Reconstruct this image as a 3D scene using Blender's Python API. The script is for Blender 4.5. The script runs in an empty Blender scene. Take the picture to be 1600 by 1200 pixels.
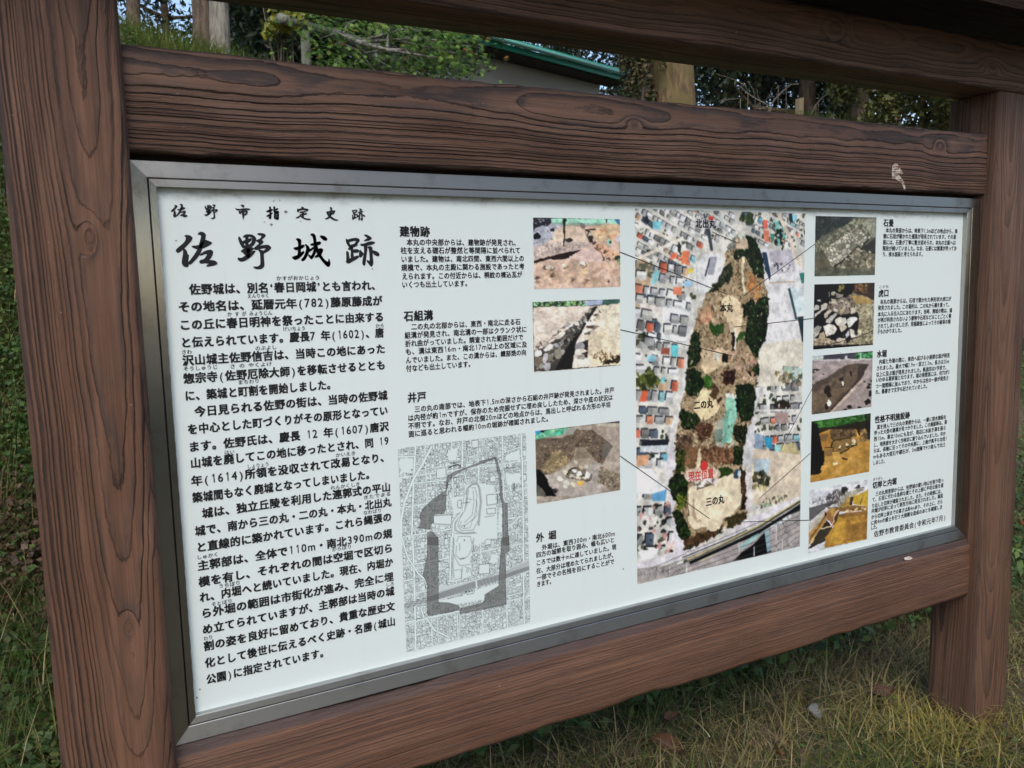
import bpy, bmesh, math, random
import numpy as np
from mathutils import Vector, Matrix

# ---------------------------------------------------------------- camera, sky, sun, exposure
SC = bpy.context.scene
COL = SC.collection
G0 = 1.463                                     # height of the panel's top edge above the ground (m)
CAM = np.array([-0.12810705, -1.44693418, -0.17160937 + G0])
FWD = np.array([0.46435938, 0.87785355, -0.11723273])
RGT = np.array([0.88228837, -0.47004464, -0.02500553])
DWN = np.array([-0.07705581, -0.09182152, -0.99278961])
FPX = 1275.674                                 # focal length for a 1600 px wide picture

cam_data = bpy.data.cameras.new('camera')
cam_data.sensor_width = 36.0
cam_data.lens = FPX / 1600.0 * 36.0
cam_data.clip_start = 0.05
cam_data.clip_end = 2000.0
cam_data.dof.use_dof = True
cam_data.dof.focus_distance = 2.0
cam_data.dof.aperture_fstop = 11.0
cam = bpy.data.objects.new('camera', cam_data)
COL.objects.link(cam)
m = Matrix(((RGT[0], -DWN[0], -FWD[0], CAM[0]),
            (RGT[1], -DWN[1], -FWD[1], CAM[1]),
            (RGT[2], -DWN[2], -FWD[2], CAM[2]),
            (0, 0, 0, 1)))
cam.matrix_world = m
SC.camera = cam

SUN_EL, SUN_AZ = math.radians(48), math.radians(205)     # azimuth clockwise from +Y (behind the photographer)
world = bpy.data.worlds.new('World')
SC.world = world
world.use_nodes = True
wn, wl = world.node_tree.nodes, world.node_tree.links
wn.clear()
sky = wn.new('ShaderNodeTexSky')
sky.sky_type = 'NISHITA'
sky.sun_disc = False
sky.sun_elevation = SUN_EL
sky.sun_rotation = SUN_AZ
sky.air_density = 1.0
sky.dust_density = 2.5
sky.ozone_density = 1.0
bg = wn.new('ShaderNodeBackground')
bg.inputs['Strength'].default_value = 0.15
wo = wn.new('ShaderNodeOutputWorld')
wl.new(sky.outputs['Color'], bg.inputs['Color'])
wl.new(bg.outputs['Background'], wo.inputs['Surface'])

sun_data = bpy.data.lights.new('sun', 'SUN')
sun_data.energy = 0.5
sun_data.angle = math.radians(40)
sun_data.color = (1.0, 0.95, 0.88)
sun = bpy.data.objects.new('sun', sun_data)
COL.objects.link(sun)
sd = Vector((math.sin(SUN_AZ) * math.cos(SUN_EL), math.cos(SUN_AZ) * math.cos(SUN_EL), math.sin(SUN_EL)))
sun.rotation_euler = sd.to_track_quat('Z', 'Y').to_euler()

SC.view_settings.view_transform = 'Standard'
SC.view_settings.look = 'None'
SC.view_settings.exposure = 0.92
SC.view_settings.gamma = 1.0
SC.render.resolution_x, SC.render.resolution_y = 1024, 768
SC.cycles.use_denoising = True
SC.cycles.max_bounces = 8

random.seed(7)
RNG = np.random.default_rng(11)

# ---------------------------------------------------------------- helpers
def ray(px, py):
    return (px - 800) / FPX * RGT + (py - 600) / FPX * DWN + FWD

def at_y(px, py, y):
    d = ray(px, py)
    return CAM + d * (y - CAM[1]) / d[1]

def at_dist(px, py, dist):
    """point seen at a pixel of the photograph, at a horizontal distance from the camera"""
    d = ray(px, py)
    return CAM + d * dist / math.hypot(d[0], d[1])

def panel_xz(px, py):
    """where a pixel of the photograph falls on the printed sheet: x to the right, z up (m)"""
    p = at_y(px, py, 0.0)
    return p[0], p[2] - G0

def lin(c):
    c = np.asarray(c, float) / 255.0
    return np.where(c <= 0.04045, c / 12.92, ((c + 0.055) / 1.055) ** 2.4)

def link(o, parent=None):
    COL.objects.link(o)
    if parent is not None:
        o.parent = parent
    return o

def mesh_obj(name, verts, faces, mat, parent=None, smooth=False, colors=None):
    me = bpy.data.meshes.new(name)
    verts = np.asarray(verts, np.float32)
    if isinstance(faces, np.ndarray):
        nf, k = faces.shape
        me.vertices.add(len(verts)); me.vertices.foreach_set('co', verts.ravel())
        me.loops.add(nf * k); me.loops.foreach_set('vertex_index', faces.ravel().astype(np.int32))
        me.polygons.add(nf)
        me.polygons.foreach_set('loop_start', np.arange(0, nf * k, k, dtype=np.int32))
        me.update(calc_edges=True)
    else:
        me.from_pydata(verts.tolist(), [], faces)
        me.update()
    if smooth:
        me.polygons.foreach_set('use_smooth', np.ones(len(me.polygons), bool))
    if colors is not None:
        at = me.color_attributes.new('Col', 'FLOAT_COLOR', 'POINT')
        c4 = np.ones((len(verts), 4), np.float32); c4[:, :3] = colors
        at.data.foreach_set('color', c4.ravel())
    if mat is not None:
        me.materials.append(mat)
    o = bpy.data.objects.new(name, me)
    return link(o, parent)

def empty(name, loc, label, cat, group=None):
    o = bpy.data.objects.new(name, None)
    o.empty_display_size = 0.1
    link(o); o.location = loc
    return tag(o, label, cat, group)

def tag(o, label=None, cat=None, group=None, kind=None):
    if label: o['label'] = label
    if cat: o['category'] = cat
    if group: o['group'] = group
    if kind: o['kind'] = kind
    return o

class Geo:
    """collects verts/faces of ONE part"""
    def __init__(s): s.v, s.f = [], []
    def add(s, verts, faces):
        n = len(s.v); s.v += [tuple(p) for p in verts]; s.f += [tuple(i + n for i in f) for f in faces]
    def box(s, a, b):
        (x0, y0, z0), (x1, y1, z1) = a, b
        s.add([(x0,y0,z0),(x1,y0,z0),(x1,y1,z0),(x0,y1,z0),(x0,y0,z1),(x1,y0,z1),(x1,y1,z1),(x0,y1,z1)],
              [(0,3,2,1),(4,5,6,7),(0,1,5,4),(1,2,6,5),(2,3,7,6),(3,0,4,7)])
    def tube(s, pts, radii, seg=8, cap=True):
        pts = [Vector(p) for p in pts]; n0 = len(s.v); up = Vector((0.13, 0.31, 1)).normalized()
        for i, p in enumerate(pts):
            t = (pts[min(i + 1, len(pts) - 1)] - pts[max(i - 1, 0)]).normalized()
            a = t.cross(up)
            if a.length < 1e-3: a = t.cross(Vector((1, 0, 0)))
            a.normalize(); b = t.cross(a)
            for k in range(seg):
                th = 2 * math.pi * k / seg
                s.v.append(tuple(p + (a * math.cos(th) + b * math.sin(th)) * radii[i]))
        for i in range(len(pts) - 1):
            for k in range(seg):
                k2 = (k + 1) % seg
                s.f.append((n0 + i*seg + k, n0 + i*seg + k2, n0 + (i+1)*seg + k2, n0 + (i+1)*seg + k))
        if cap:
            s.f.append(tuple(n0 + k for k in reversed(range(seg))))
            s.f.append(tuple(n0 + (len(pts)-1)*seg + k for k in range(seg)))
    def build(s, name, mat, parent=None, smooth=False):
        return mesh_obj(name, s.v, s.f, mat, parent, smooth)

def vnoise(shape, cells, rng):
    """smooth value noise on a grid, 0..1"""
    h, w = shape; ch, cw = cells
    g = rng.random((ch + 2, cw + 2))
    y = np.linspace(0, ch, h, endpoint=False); x = np.linspace(0, cw, w, endpoint=False)
    yi, xi = y.astype(int), x.astype(int); fy, fx = (y - yi)[:, None], (x - xi)[None, :]
    fy, fx = fy*fy*(3-2*fy), fx*fx*(3-2*fx)
    a = g[yi][:, xi]; b = g[yi][:, xi+1]; c = g[yi+1][:, xi]; d = g[yi+1][:, xi+1]
    return (a*(1-fx)+b*fx)*(1-fy) + (c*(1-fx)+d*fx)*fy

# ---------------------------------------------------------------- materials
class NT:
    def __init__(s, name):
        s.mat = bpy.data.materials.new(name); s.mat.use_nodes = True
        s.t = s.mat.node_tree; s.t.nodes.clear()
        s.out = s.n('ShaderNodeOutputMaterial'); s.b = s.n('ShaderNodeBsdfPrincipled')
        s.l(s.b.outputs[0], s.out.inputs[0])
    def n(s, t): return s.t.nodes.new(t)
    def l(s, a, b): s.t.links.new(a, b)
    def _in(s, sock, v):
        if isinstance(v, (int, float)): sock.default_value = v
        elif isinstance(v, (tuple, list)): sock.default_value = v
        else: s.l(v, sock)
    def m(s, op, a, b=0.0, c=None, clamp=False):
        n = s.n('ShaderNodeMath'); n.operation = op; n.use_clamp = clamp
        s._in(n.inputs[0], a); s._in(n.inputs[1], b)
        if c is not None: s._in(n.inputs[2], c)
        return n.outputs[0]
    def add(s, a, b): return s.m('ADD', a, b)
    def sub(s, a, b): return s.m('SUBTRACT', a, b)
    def mul(s, a, b): return s.m('MULTIPLY', a, b)
    def comb(s, x, y, z):
        n = s.n('ShaderNodeCombineXYZ'); s._in(n.inputs[0], x); s._in(n.inputs[1], y); s._in(n.inputs[2], z); return n.outputs[0]
    def coord(s, kind='Object'):
        n = s.n('ShaderNodeTexCoord'); return n.outputs[kind]
    def sep(s, v):
        n = s.n('ShaderNodeSeparateXYZ'); s.l(v, n.inputs[0]); return n.outputs
    def noise(s, vec, scale, detail=2.0, rough=0.5):
        n = s.n('ShaderNodeTexNoise'); s.l(vec, n.inputs['Vector'])
        n.inputs['Scale'].default_value = scale; n.inputs['Detail'].default_value = detail; n.inputs['Roughness'].default_value = rough
        return n.outputs['Fac']
    def white(s, v):
        n = s.n('ShaderNodeTexWhiteNoise'); n.noise_dimensions = '1D'; s._in(n.inputs['W'], v); return n.outputs['Value']
    def ramp(s, f, stops):
        n = s.n('ShaderNodeValToRGB'); s._in(n.inputs[0], f); e = n.color_ramp.elements
        while len(e) < len(stops): e.new(0.5)
        for el, (p, c) in zip(e, stops):
            el.position = p; el.color = (*c, 1) if len(c) == 3 else c
        return n.outputs[0]
    def smooth(s, v, lo, hi):
        n = s.n('ShaderNodeMapRange'); n.interpolation_type = 'SMOOTHSTEP'; s._in(n.inputs[0], v)
        s._in(n.inputs[1], lo); s._in(n.inputs[2], hi); n.inputs[3].default_value = 0; n.inputs[4].default_value = 1
        return n.outputs[0]
    def mix(s, f, a, b, mode='MIX'):
        n = s.n('ShaderNodeMix'); n.data_type = 'RGBA'; n.blend_type = mode
        s._in(n.inputs[0], f)
        for sock, v in ((n.inputs[6], a), (n.inputs[7], b)):
            if isinstance(v, (tuple, list)): sock.default_value = (*v[:3], 1)
            else: s.l(v, sock)
        return n.outputs[2]
    def attr(s, name='Col'):
        n = s.n('ShaderNodeAttribute'); n.attribute_name = name; return n.outputs['Color']
    def bump(s, h, strength=0.5, dist=0.002):
        n = s.n('ShaderNodeBump'); n.inputs['Strength'].default_value = strength; n.inputs['Distance'].default_value = dist
        s.l(h, n.inputs['Height']); s.l(n.outputs[0], s.b.inputs['Normal'])
    def set(s, **k):
        for a, v in k.items():
            s._in(s.b.inputs[a.replace('_', ' ')], v)

def plain(name, color, rough=0.6, spec=0.5, metal=0.0, noise=0.0, nscale=20.0):
    t = NT(name)
    if noise:
        f = t.noise(t.coord(), nscale, 4.0, 0.6)
        c = t.mix(f, tuple(x * (1 - noise) for x in color), tuple(min(1, x * (1 + noise)) for x in color))
        t.l(c, t.b.inputs['Base Color'])
    else:
        t.set(Base_Color=(*color, 1))
    t.set(Roughness=rough, Metallic=metal)
    t.b.inputs['Specular IOR Level'].default_value = spec
    return t.mat

def vcol(name, rough=0.6, spec=0.3, trans=0.0, detail=0.0):
    t = NT(name)
    c = t.attr()
    if detail:
        f = t.noise(t.coord(), detail, 3.0, 0.6)
        c = t.mix(f, t.mix(1.0, c, (0.72, 0.72, 0.72), 'MULTIPLY'), t.mix(1.0, c, (1.28, 1.28, 1.28), 'MULTIPLY'))
    t.l(c, t.b.inputs['Base Color'])
    t.set(Roughness=rough)
    t.b.inputs['Specular IOR Level'].default_value = spec
    if trans:
        tr = t.n('ShaderNodeBsdfTranslucent'); t.l(c, tr.inputs[0])
        mx = t.n('ShaderNodeMixShader'); mx.inputs[0].default_value = trans
        t.l(t.b.outputs[0], mx.inputs[1]); t.l(tr.outputs[0], mx.inputs[2]); t.l(mx.outputs[0], t.out.inputs[0])
    return t.mat

def wood(name, axis, v0, w0, drift, ring, knots, tint=(1, 1, 1), seed=0.0, grey=1.0, lines=1.0, ramp_u=0.0, wob=0.018):
    """weathered cedar: growth rings round a pith behind the face, grooved dark latewood, grey weathering"""
    t = NT(name)
    x, y, z = t.sep(t.coord())[:3]
    u, v, w = (x, z, y) if axis == 'X' else (z, x, y)
    # slow wander of the pith along the grain
    vs = t.comb(u, seed, 0.0)
    nd = t.sub(t.noise(vs, 2.2, 2.0), 0.5)
    ne = t.sub(t.noise(t.comb(t.mul(u, 1.0), seed + 31.7, 0.0), 1.7, 2.0), 0.5)
    wv = t.sub(t.noise(t.comb(t.mul(u, 4.5), t.mul(v, 7.0), t.add(t.mul(w, 7.0), seed)), 1.0, 2.5, 0.45), 0.5)
    dv = t.add(t.sub(v, v0), t.mul(ne, wob * 2.2))
    dw = t.add(t.add(t.sub(w, w0), t.mul(nd, drift)), t.mul(u, ramp_u))
    r = t.m('SQRT', t.add(t.mul(dv, dv), t.mul(dw, dw)))
    r = t.add(r, t.mul(wv, wob))
    for (ku, kv, amp, su, sv) in knots:
        a = t.m('DIVIDE', t.sub(u, ku), su); b = t.m('DIVIDE', t.sub(v, kv), sv)
        g = t.m('EXPONENT', t.mul(t.add(t.mul(a, a), t.mul(b, b)), -1.0))
        r = t.add(r, t.mul(g, amp))
    grad = t.m('MAXIMUM', t.m('DIVIDE', t.m('ABSOLUTE', dv), r), 0.16)
    # uneven ring spacing, ragged edges
    r = t.add(r, t.mul(t.sub(t.noise(t.comb(t.mul(r, 85.0), seed, 0.0), 1.0, 1.0), 0.5), 0.012))
    rag = t.sub(t.noise(t.comb(t.mul(u, 46.0), t.mul(v, 200.0), t.mul(w, 200.0)), 1.0, 3.0, 0.65), 0.5)
    r = t.add(r, t.mul(rag, 0.0014))
    p = t.m('DIVIDE', r, ring)
    f = t.m('FRACT', p); cell = t.m('FLOOR', p)
    dm = t.m('DIVIDE', t.mul(t.sub(1.0, f), ring), grad)         # metres along the face to the ring's hard edge
    wn_ = t.white(t.add(cell, seed))
    brk = t.smooth(t.noise(t.comb(t.mul(u, 7.0), t.mul(v, 30.0), t.add(t.mul(w, 30.0), 9.0)), 1.0, 3.0), 0.30, 0.50)
    strength = t.mul(t.mul(t.add(0.55, t.mul(wn_, 0.45)), t.add(0.55, t.mul(brk, 0.45))), t.add(0.62, t.mul(t.smooth(grad, 0.16, 0.55), 0.38)))
    line = t.mul(t.sub(1.0, t.smooth(dm, 0.0010, t.add(0.0022, t.mul(wn_, 0.0014)))), strength)
    p2 = t.m('FRACT', t.add(t.m('DIVIDE', r, ring * 0.31), t.mul(rag, 1.2)))
    fine2 = t.mul(t.smooth(p2, 0.45, 0.95), t.mul(t.smooth(grad, 0.25, 0.6), t.smooth(t.noise(t.comb(t.mul(u, 5.0), t.mul(v, 40.0), t.add(t.mul(w, 40.0), 3.0)), 1.0, 3.0), 0.35, 0.65)))
    late = t.smooth(f, 0.30, 0.95)                       # browner towards the latewood
    patch = t.smooth(t.noise(t.comb(t.mul(u, 5.0), t.mul(v, 22.0), t.add(t.mul(w, 22.0), seed * 1.7)), 1.0, 6.0, 0.68), 0.42, 0.54)
    gmask = t.mul(t.mul(patch, t.smooth(f, 0.15, 0.8)), t.mul(t.add(0.4, t.mul(wn_, 0.6)), grey))
    fib = t.noise(t.comb(t.mul(u, 9.0), t.mul(v, 420.0), t.mul(w, 420.0)), 1.0, 2.0, 0.7)
    blot = t.noise(t.comb(t.mul(u, 3.0), t.mul(v, 9.0), t.mul(w, 9.0)), 1.0, 4.0, 0.6)
    T = lambda c: tuple(a * b for a, b in zip(c, tint))
    base = t.mix(late, T((0.122, 0.070, 0.048)), T((0.078, 0.044, 0.031)))
    base = t.mix(t.smooth(blot, 0.3, 0.7), base, T((0.142, 0.087, 0.063)))
    base = t.mix(t.mul(gmask, 0.85), base, T((0.056, 0.046, 0.046)))
    base = t.mix(t.mul(fine2, 0.55), base, T((0.050, 0.028, 0.021)))
    base = t.mix(t.mul(line, lines), base, T((0.022, 0.014, 0.012)))
    streak = t.noise(t.comb(t.mul(u, 2.2), t.mul(v, 95.0), t.add(t.mul(w, 95.0), seed)), 1.0, 4.0, 0.7)
    base = t.mix(1.0, base, t.mix(t.smooth(streak, 0.25, 0.75), (0.70, 0.70, 0.70), (1.30, 1.30, 1.30)), 'MULTIPLY')
    fm = t.mix(fib, (0.70, 0.70, 0.70), (1.28, 1.28, 1.28))
    base = t.mix(1.0, base, fm, 'MULTIPLY')
    # upward faces and worn edges have gone grey
    nz = t.sep(t.n('ShaderNodeNewGeometry').outputs['Normal'])[2]
    wear = t.mul(t.smooth(nz, 0.30, 0.55), t.add(0.50, t.mul(blot, 0.6)))
    base = t.mix(t.m('MINIMUM', wear, 0.9), base, T((0.066, 0.054, 0.058)))
    no = t.sep(t.coord('Normal'))
    flat = t.m('MAXIMUM', t.m('MAXIMUM', t.m('ABSOLUTE', no[0]), t.m('ABSOLUTE', no[1])), t.m('ABSOLUTE', no[2]))
    edge = t.mul(t.sub(1.0, t.smooth(flat, 0.80, 0.985)), t.smooth(blot, 0.25, 0.6))
    base = t.mix(t.mul(edge, 0.75), base, T((0.055, 0.043, 0.044)))
    for (ku, kv, amp, su, sv) in knots:                      # dark hearts of the knots
        a = t.m('DIVIDE', t.add(t.sub(u, ku), t.mul(rag, 0.012)), su * 0.34); b = t.m('DIVIDE', t.add(t.sub(v, kv), t.mul(rag, 0.008)), sv * 0.42)
        q_ = t.m('SQRT', t.add(t.mul(a, a), t.mul(b, b)))
        ringk = t.mul(t.smooth(q_, 0.55, 0.95), t.sub(1.0, t.smooth(q_, 1.0, 1.25)))
        base = t.mix(t.mul(t.sub(1.0, t.smooth(q_, 0.8, 1.1)), 0.35), base, T((0.10, 0.058, 0.042)))
        base = t.mix(t.mul(ringk, 0.45), base, T((0.030, 0.020, 0.018)))
    # tiny pale scuffs and dark pits
    sp = t.noise(t.coord(), 95.0, 2.0, 0.5)
    base = t.mix(t.mul(t.smooth(sp, 0.755, 0.80), 0.5), base, (0.42, 0.34, 0.30))
    t.l(base, t.b.inputs['Base Color'])
    t.set(Roughness=t.add(0.55, t.mul(gmask, 0.2)))
    t.b.inputs['Specular IOR Level'].default_value = 0.35
    h = t.add(t.add(t.mul(line, -1.0 * lines), t.mul(fine2, -0.35)), t.mul(fib, 0.30))
    h = t.add(h, t.mul(late, 0.25))
    t.bump(h, 0.9, 0.0026)
    return t.mat

MAT = {}
MAT['rail_top'] = wood('cedar_top_rail', 'X', 0.048, 0.020, 0.030, 0.0056, [(-0.118, 0.030, 0.009, 0.024, 0.013), (0.88, 0.040, 0.011, 0.026, 0.017)], tint=(1.05, 0.98, 0.93), seed=3.1, wob=0.006, grey=1.3)
MAT['rail_low'] = wood('cedar_lower_rail', 'X', -0.115, 0.015, 0.024, 0.0062, [], tint=(1.16, 0.99, 0.85), seed=8.3, grey=0.25, lines=0.75, wob=0.006)
MAT['beam'] = wood('cedar_top_beam', 'X', 0.022, 0.020, 0.030, 0.0044, [(0.33, 0.02, 0.018, 0.05, 0.025), (0.93, -0.005, 0.015, 0.04, 0.02)], tint=(1.42, 1.30, 1.20), seed=14.9, grey=0.6, lines=0.7, wob=0.005)
MAT['post_l'] = wood('cedar_near_post', 'Z', 0.030, 0.010, 0.016, 0.0046, [(0.615, 0.020, 0.011, 0.034, 0.014), (0.0, 0.028, 0.006, 0.026, 0.010)], tint=(1.12, 0.95, 0.82), seed=5.7, ramp_u=0.030, grey=0.9, wob=0.0035)
MAT['post_r'] = wood('cedar_far_post', 'Z', -0.02, 0.020, 0.020, 0.0048, [(-0.33, 0.05, 0.012, 0.04, 0.02)], tint=(1.10, 0.98, 0.86), seed=21.3, ramp_u=0.03, grey=0.6, lines=0.6, wob=0.004)
MAT['soffit'] = wood('cedar_roof_boards', 'X', 0.2, 0.08, 0.02, 0.010, [], tint=(0.55, 0.40, 0.36), seed=40.0, grey=0.3, lines=0.5)

def steel(name, tang, sx, sz, rough=0.30):
    t = NT(name); o = t.coord(); x, y, z = t.sep(o)[:3]
    br = t.noise(t.comb(t.mul(x, sx), t.mul(y, 700.0), t.mul(z, sz)), 1.0, 2.0, 0.7)
    dirt = t.noise(o, 16.0, 5.0, 0.65)
    c = t.mix(t.smooth(dirt, 0.5, 0.8), (0.42, 0.43, 0.42), (0.28, 0.27, 0.245))
    c = t.mix(br, t.mix(1.0, c, (0.9, 0.9, 0.9), 'MULTIPLY'), c)
    t.l(c, t.b.inputs['Base Color'])
    t.set(Metallic=1.0, Roughness=t.add(rough, t.mul(br, 0.08)), Anisotropic=0.7 if tang else 0.0)
    if tang:
        cv = t.comb(*[float(k) for k in tang]); t.l(cv, t.b.inputs['Tangent'])
    return t.mat
MAT['steel_h'] = steel('brushed_steel_level', (0, 0, 1), 5.0, 700.0, 0.44)
MAT['steel_v'] = steel('brushed_steel_upright', (1, 0, 0), 700.0, 5.0, 0.16)
MAT['steel'] = steel('brushed_steel_return', None, 40.0, 40.0)

t = NT('white_laminate')
o = t.coord()
n1 = t.noise(o, 2.2, 4.0, 0.6); n2 = t.noise(o, 160.0, 2.0, 0.5); n3 = t.noise(o, 7.0, 5.0, 0.65)
c = t.mix(n1, (0.708, 0.803, 0.80), (0.738, 0.833, 0.82))
x, y, z = t.sep(o)[:3]
run = t.noise(t.comb(t.mul(x, 38.0), 0.0, t.mul(z, 1.6)), 1.0, 4.0, 0.6)
c = t.mix(t.mul(t.smooth(run, 0.56, 0.80), 0.22), c, (0.56, 0.60, 0.58))
c = t.mix(t.mul(t.smooth(n3, 0.60, 0.78), 0.25), c, (0.66, 0.64, 0.58))
topd = t.mul(t.smooth(z, G0 - 0.028, G0 - 0.002), t.smooth(t.noise(t.comb(t.mul(x, 16.0), 0.0, t.mul(z, 30.0)), 1.0, 4.0, 0.65), 0.48, 0.72))
c = t.mix(t.mul(topd, 0.65), c, (0.30, 0.26, 0.20))
c = t.mix(t.mul(t.smooth(n2, 0.80, 0.84), 0.5), c, (0.25, 0.22, 0.19))
t.l(c, t.b.inputs['Base Color'])
t.set(Roughness=0.33)
t.b.inputs['Specular IOR Level'].default_value = 0.35
MAT['white'] = t.mat
MAT['ink'] = plain('black_ink', (0.012, 0.013, 0.015), 0.45, 0.35)
MAT['redink'] = plain('red_ink', (0.62, 0.045, 0.04), 0.45, 0.3)
MAT['print'] = vcol('printed_picture', 0.40, 0.35)
MAT['chip'] = plain('pale_chip', (0.62, 0.56, 0.50), 0.8, 0.2, noise=0.35, nscale=60)
MAT['groove'] = plain('dark_groove', (0.02, 0.02, 0.02), 0.7)  # near-black colour for the groove faces of the frame bars

# ---------------------------------------------------------------- ground
def crest_h(x):
    return np.interp(x, [-8, -1, 0.2, 0.75, 1.2, 1.8, 3.0, 4.5, 6.2, 9.0, 14], [3.30, 3.15, 2.97, 2.86, 2.70, 2.58, 2.52, 2.58, 2.90, 2.78, 2.8])

_gn = np.random.default_rng(5).random((64, 64))
def _wave(x, y):
    return 0.5 * np.sin(1.7 * x + 0.6 * y) * np.sin(1.3 * y - 0.4 * x + 1.0) + 0.3 * np.sin(4.1 * x + 1.3) * np.sin(3.7 * y + 0.4)

def ground_z(x, y):
    x = np.asarray(x, float); y = np.asarray(y, float)
    s = np.clip((y - 0.55) / (4.5 - 0.55), 0, 1)
    s = 0.5 * s + 0.5 * s * s * (3 - 2 * s)
    near = np.clip((y + 1.2) / 3.0, 0, 1) * 0.03
    return s * crest_h(x) + _wave(x, y) * (0.022 + 0.05 * np.clip(s * 4, 0, 1)) - 0.055 * np.exp(-((x - 2.15) / 0.7) ** 2 - ((y + 0.1) / 0.6) ** 2)

def axis(lo, hi, step, far, n):
    a = np.arange(lo, hi + step / 2, step)
    g = np.geomspace(step, far, n)
    return np.concatenate([(lo - np.cumsum(g))[::-1], a, hi + np.cumsum(g)])

xs = axis(-4.0, 14.0, 0.10, 90.0, 16); ys = axis(-3.0, 8.0, 0.10, 90.0, 16)
X, Y = np.meshgrid(xs, ys)
V = np.stack([X, Y, ground_z(X, Y)], -1).reshape(-1, 3)
nx, ny = len(xs), len(ys)
i = (np.arange(ny - 1)[:, None] * nx + np.arange(nx - 1)[None, :]).ravel()
F = np.stack([i, i + 1, i + nx + 1, i + nx], 1)
t = NT('soil')
o = t.coord()
c = t.ramp(t.noise(o, 3.0, 6.0, 0.65), [(0.3, (0.050, 0.040, 0.022)), (0.5, (0.115, 0.092, 0.050)), (0.68, (0.075, 0.080, 0.030))])
c = t.mix(t.noise(o, 45.0, 4.0, 0.7), t.mix(1.0, c, (0.5, 0.5, 0.5), 'MULTIPLY'), t.mix(1.0, c, (1.5, 1.5, 1.5), 'MULTIPLY'))
t.l(c, t.b.inputs['Base Color']); t.set(Roughness=0.95)
t.bump(t.noise(o, 40.0, 5.0, 0.7), 0.8, 0.03)
g = mesh_obj('ground', V, F, t.mat, smooth=True)
tag(g, kind='structure', label='earth ground rising as a bank behind the information sign', cat='ground')

# ---------------------------------------------------------------- the sign
SIGN = empty('information_sign', (1.0, 0.0, 0.0), 'large brown timber information board with white printed panel in steel frame', 'sign')
SO = Vector(SIGN.location)

def beam(name, axis_, a, b, mat, seed, r=0.010, wear=0.003, n=90, chamfer=None):
    """a timber: rounded, slightly uneven section swept along its length; its origin at its centre"""
    rng = np.random.default_rng(seed)
    a = np.array(a, float); b = np.array(b, float); c = (a + b) / 2; h = (b - a) / 2
    if axis_ == 'X': L, P, Q = 0, 1, 2
    else: L, P, Q = 2, 0, 1
    sec = []
    for (sx, sy, a0) in ((1, 1, 0), (-1, 1, 90), (-1, -1, 180), (1, -1, 270)):
        for k in range(4):
            th = math.radians(a0 + 30 * k)
            if chamfer and sx == -1 and sy == 1:                 # bevelled front top edge
                e_ = k / 3; sec.append((-h[P] + chamfer[0] * (1 - e_), h[Q] - chamfer[1] * e_, sx, sy)); continue
            sec.append((sx * (h[P] - r) + r * math.cos(th), sy * (h[Q] - r) + r * math.sin(th), sx, sy))
    # a few extra points on the long sides keep the faces gently uneven
    m_ = len(sec)
    us = np.linspace(-h[L], h[L], n)
    wob = {}
    for (sx, sy) in ((1, 1), (-1, 1), (-1, -1), (1, -1)):
        raw = np.convolve(rng.normal(size=n + 40), np.exp(-np.linspace(-2, 2, 21) ** 2), 'same')[20:-20]
        raw2 = np.convolve(rng.normal(size=n + 40), np.ones(3) / 3, 'same')[20:-20]
        wob[(sx, sy)] = (raw / (abs(raw).max() + 1e-6) * 0.7 + raw2 / (abs(raw2).max() + 1e-6) * 0.3)
    verts = []
    for i, u in enumerate(us):
        for (p, q, sx, sy) in sec:
            e = -abs(wob[(sx, sy)][i]) * wear
            pt = [0, 0, 0]; pt[L] = u; pt[P] = p + sx * e * 0.5; pt[Q] = q + sy * e
            verts.append(pt)
    faces = []
    for i in range(n - 1):
        for k in range(m_):
            k2 = (k + 1) % m_
            f = (i*m_ + k, i*m_ + k2, (i+1)*m_ + k2, (i+1)*m_ + k)
            faces.append(f if axis_ != 'Y' else f[::-1])
    faces.append(tuple(reversed(range(m_)))); faces.append(tuple((n-1)*m_ + k for k in range(m_)))
    o = mesh_obj(name, verts, faces, mat, SIGN)
    bm = bmesh.new(); bm.from_mesh(o.data); bmesh.ops.recalc_face_normals(bm, faces=bm.faces); bm.to_mesh(o.data); bm.free()
    o.location = Vector(c) - SO
    o.data.polygons.foreach_set('use_smooth', np.ones(len(o.data.polygons), bool))
    o.data.update()
    md = o.modifiers.new('edges', 'EDGE_SPLIT'); md.split_angle = math.radians(42)
    return o

Zp = lambda z: z + G0
beam('post', 'Z', (-0.204, -0.052, -0.25), (-0.037, 0.098, Zp(0.325)), MAT['post_l'], 1, r=0.013, wear=0.003)
beam('post', 'Z', (2.129, -0.052, -0.25), (2.297, 0.098, Zp(0.325)), MAT['post_r'], 2, r=0.010, wear=0.003)
rail = beam('rail', 'X', (-0.036, -0.025, Zp(0.0505)), (2.128, 0.075, Zp(0.216)), MAT['rail_top'], 3, r=0.006, wear=0.006, n=160)
low = beam('rail', 'X', (-0.036, -0.024, Zp(-1.109)), (2.128, 0.075, Zp(-0.934)), MAT['rail_low'], 4, r=0.012, wear=0.008, n=160, chamfer=(0.013, 0.0185))
beam('beam', 'X', (-0.75, -0.060, Zp(0.3255)), (3.05, 0.080, Zp(0.452)), MAT['beam'], 5, r=0.007, wear=0.003, n=120)

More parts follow.
